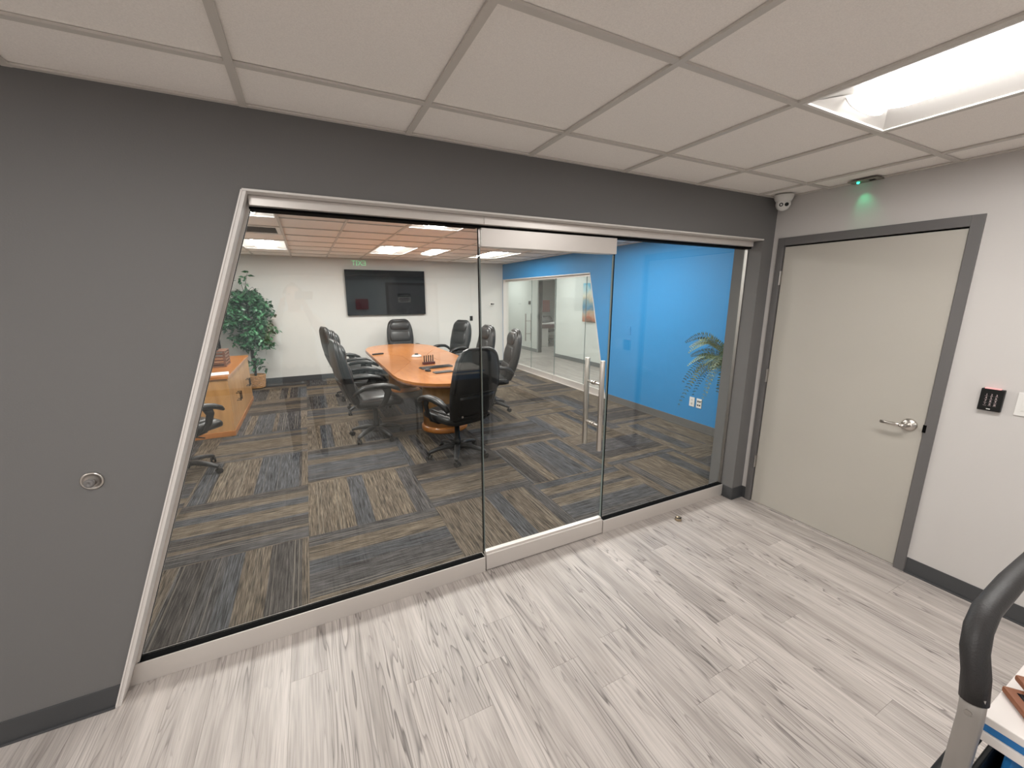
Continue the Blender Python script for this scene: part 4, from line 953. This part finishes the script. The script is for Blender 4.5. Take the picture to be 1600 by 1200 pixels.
# ------------------------------------------------------------------ lobby back wall things (seen mirrored in the glass)
bd_ = empty('door_4'); struct(bd_, 'grey back door with a safety sign, mirrored in the glass', 'door')
MB().box(-1.76, -1.71, YB, YB+.02, 0, 1.93).box(-.78, -.73, YB, YB+.02, 0, 1.93).box(-1.71, -.78, YB, YB+.02, 1.88, 1.93).build('door_frame', frame_paint, bd_)
MB().box(-1.71, -.78, YB, YB+.01, .005, 1.88).build('door_leaf', mat('grey_back_door', (.30, .31, .32), .5), bd_)
sg = empty('safety_sign', (-1.41, YB+.0105, 1.635)); tag(sg, 'small black and white safety sign on the back door, mirrored in the glass', 'sign')
MB().box(-.125, .125, 0, .002, -.085, .085).build('panel', paper, sg); MB().box(-.125, .125, .002, .0028, .02, .085).build('header', plastic_bk, sg)
text_obj('header_text', 'WARNING', .044, paper, sg, axes((0, .0031, .05), (-1, 0, 0), (0, 0, 1)), .0003)
for k, wd in enumerate((.09, .105, .08)): MB().box(-wd, wd, .002, .0026, -.012-k*.026, .0-k*.026).build('text_line', plastic_bk, sg)
rp = MB().box(-2.33, -2.10, YB, YB+.05, 1.42, 1.62).build('alarm_box', mat('red_plastic', (.42, .02, .02), .4), bevel=.015); tag(rp, 'red alarm box on the back wall, mirrored over the television', 'alarm')
nb = MB().box(-.70, -.42, YB, YB+.004, .82, 1.13).build('wall_notice', paper); tag(nb, 'blank white notice sheet on the back wall, mirrored in the glass', 'paper')
ex = empty('exit_sign', (-2.27, -5.6, H)); tag(ex, 'green edge-lit exit sign hanging behind the viewer, mirrored in the glass', 'exit sign')
MB().box(-.17, .17, -.03, .03, -.035, 0).build('housing', alum, ex)
MB().box(-.155, .155, -.003, .003, -.21, -.035).build('panel', glass, ex)
text_obj('letters', 'EXIT', .12, emit('exit_green', (.06, .85, .35), 7), ex, axes((0, .0045, -.125), (-1, 0, 0), (0, 0, 1)), .001)

# ------------------------------------------------------------------ the photographer, mirrored in the glass
def person():
    import bmesh
    base = Vector((-3.27, -2.42, 0))
    J = {}; E_ = []
    def j(n, x, y, z, r): J[n] = (Vector((x, y, z)), r)
    j('pelvis', 0, 0, .95, (.165, .115)); j('waist', 0, .0, 1.10, (.15, .105)); j('chest', 0, .0, 1.30, (.175, .115)); j('shoulder', 0, -.01, 1.45, (.12, .085)); j('neck', 0, .0, 1.53, (.056, .056)); j('chin', 0, .03, 1.60, (.062, .068)); j('head', 0, .02, 1.69, (.078, .096)); j('crown', 0, .01, 1.775, (.062, .075))
    for s, n in ((-1, 'l'), (1, 'r')):
        j('hip'+n, s*.10, 0, .90, (.095, .10)); j('knee'+n, s*.115, .02, .50, (.062, .066)); j('ankle'+n, s*.12, -.02, .09, (.042, .045)); j('toe'+n, s*.14, .15, .035, (.045, .034))
        j('sho'+n, s*.19, -.005, 1.43, (.066, .066)); j('elb'+n, s*.25, .14, 1.22, (.045, .047)); j('wri'+n, s*.115, .33, 1.53, (.031, .031)); j('palm'+n, s*.085, .385, 1.60, (.040, .022))
    for a, b in (('pelvis', 'waist'), ('waist', 'chest'), ('chest', 'shoulder'), ('shoulder', 'neck'), ('neck', 'chin'), ('chin', 'head'), ('head', 'crown')): E_.append((a, b))
    for n in 'lr': E_ += [('pelvis', 'hip'+n), ('hip'+n, 'knee'+n), ('knee'+n, 'ankle'+n), ('ankle'+n, 'toe'+n), ('shoulder', 'sho'+n), ('sho'+n, 'elb'+n), ('elb'+n, 'wri'+n), ('wri'+n, 'palm'+n)]
    for s, n in ((-1, 'l'), (1, 'r')):
        for k in range(4):
            z = 1.645-.02*k; o = [.0, .004, .002, -.004][k]
            j('f%d%sa' % (k, n), s*.088, .412+o, z, (.0095, .0095)); j('f%d%sb' % (k, n), s*.080, .440+o, z+.004, (.009, .009)); j('f%d%sc' % (k, n), s*.058, .448+o, z+.004, (.008, .008))
            E_ += [('palm'+n, 'f%d%sa' % (k, n)), ('f%d%sa' % (k, n), 'f%d%sb' % (k, n)), ('f%d%sb' % (k, n), 'f%d%sc' % (k, n))]
        j('t%sa' % n, s*.075, .370, 1.64, (.011, .011)); j('t%sb' % n, s*.055, .385, 1.665, (.010, .010)); E_ += [('palm'+n, 't%sa' % n), ('t%sa' % n, 't%sb' % n)]
    names = list(J); me = bpy.data.meshes.new('person_cage'); me.from_pydata([J[n][0] for n in names], [(names.index(a), names.index(b)) for a, b in E_], [])
    o = bpy.data.objects.new('person_cage', me); COL.objects.link(o)
    sk = o.modifiers.new('skin', 'SKIN'); sk.use_smooth_shade = True
    lay = me.skin_vertices[0].data if me.skin_vertices else None
    if lay is None:
        bm = bmesh.new(); bm.from_mesh(me); bm.verts.layers.skin.verify(); bm.to_mesh(me); bm.free(); lay = me.skin_vertices[0].data
    for i, n in enumerate(names): lay[i].radius = J[n][1]; lay[i].use_root = (n == 'pelvis')
    sb = o.modifiers.new('sub', 'SUBSURF'); sb.levels = 2; sb.render_levels = 2
    bpy.context.view_layer.update()
    out = bpy.data.meshes.new_from_object(o.evaluated_get(bpy.context.evaluated_depsgraph_get()))
    bpy.data.objects.remove(o)
    skin = mat('skin', (.48, .27, .19), .55); shirt = mat('beige_shirt', (.50, .43, .36), .8); jeans = mat('dark_trousers', (.03, .03, .035), .8); shoe = mat('dark_shoes', (.02, .017, .015), .6)
    out.materials.clear()
    for m_ in (skin, shirt, jeans, shoe): out.materials.append(m_)
    for p in out.polygons:
        c = p.center; p.use_smooth = True
        if c.z < .085: p.material_index = 3
        elif c.z < .98: p.material_index = 2
        elif c.z > 1.515 and abs(c.x) < .09 and c.y < .2: p.material_index = 0
        elif c.y > .16 and c.z > 1.26: p.material_index = 0
        else: p.material_index = 1
    root = empty('person', base); tag(root, 'person in a beige shirt and dark trousers holding up a phone, seen only mirrored', 'person')
    body = link('body', out, root)
    hair = mat('short_dark_hair', (.02, .014, .01), .7)
    rs = []
    for k in range(7):
        u = k/6; z = 1.70+.105*u; r = math.cos(u*1.45)
        rs.append([Vector((.088*r*math.cos(t), -.004+.100*r*math.sin(t)-.006, z)) for t in [2*math.pi*i/20 for i in range(20)]])
    MB().loft(rs).build('hair', hair, root, smooth=True)
    for s in (-1, 1):
        MB().lathe([(0, .0), (.010, .001), (.010, .006), (0, .009)], 12, (s*.031, .108, 1.695), 'y').build('eye', plastic_bk, root, smooth=True)
        MB().loft([sring((s*(.080+.004*k), .015, 1.675), (0, 1, 0), (0, 0, 1), .016-.002*k, .03-.003*k, 2, 12) for k in range(3)]).build('ear', skin, root, smooth=True)
    MB().loft([sring((0, .105+.012*k/2, 1.69-.022*k), (1, 0, 0), (0, 1, 0), .006+.005*k, .008+.006*k, 2, 10) for k in range(3)]).build('nose', skin, root, smooth=True)
    MB().band([(-.024, .108, 1.622), (0, .114, 1.620), (.024, .108, 1.622)], (0, 0, 1), .006, .004, 8).build('mouth', mat('lips', (.35, .13, .11), .5), root, smooth=True)
person()
f3 = _f
ph_ = empty('smartphone', CAM-f3*.034); ph_.rotation_euler = cam.matrix_world.to_euler(); tag(ph_, 'black smartphone held up by the mirrored person', 'phone')
MB().box(-.080, .080, -.038, .038, -.012, -.003).build('body', plastic_bk, ph_, bevel=.003); MB().box(-.012, .012, -.02, .02, -.003, -.001).build('camera_bump', steel_dk, ph_)
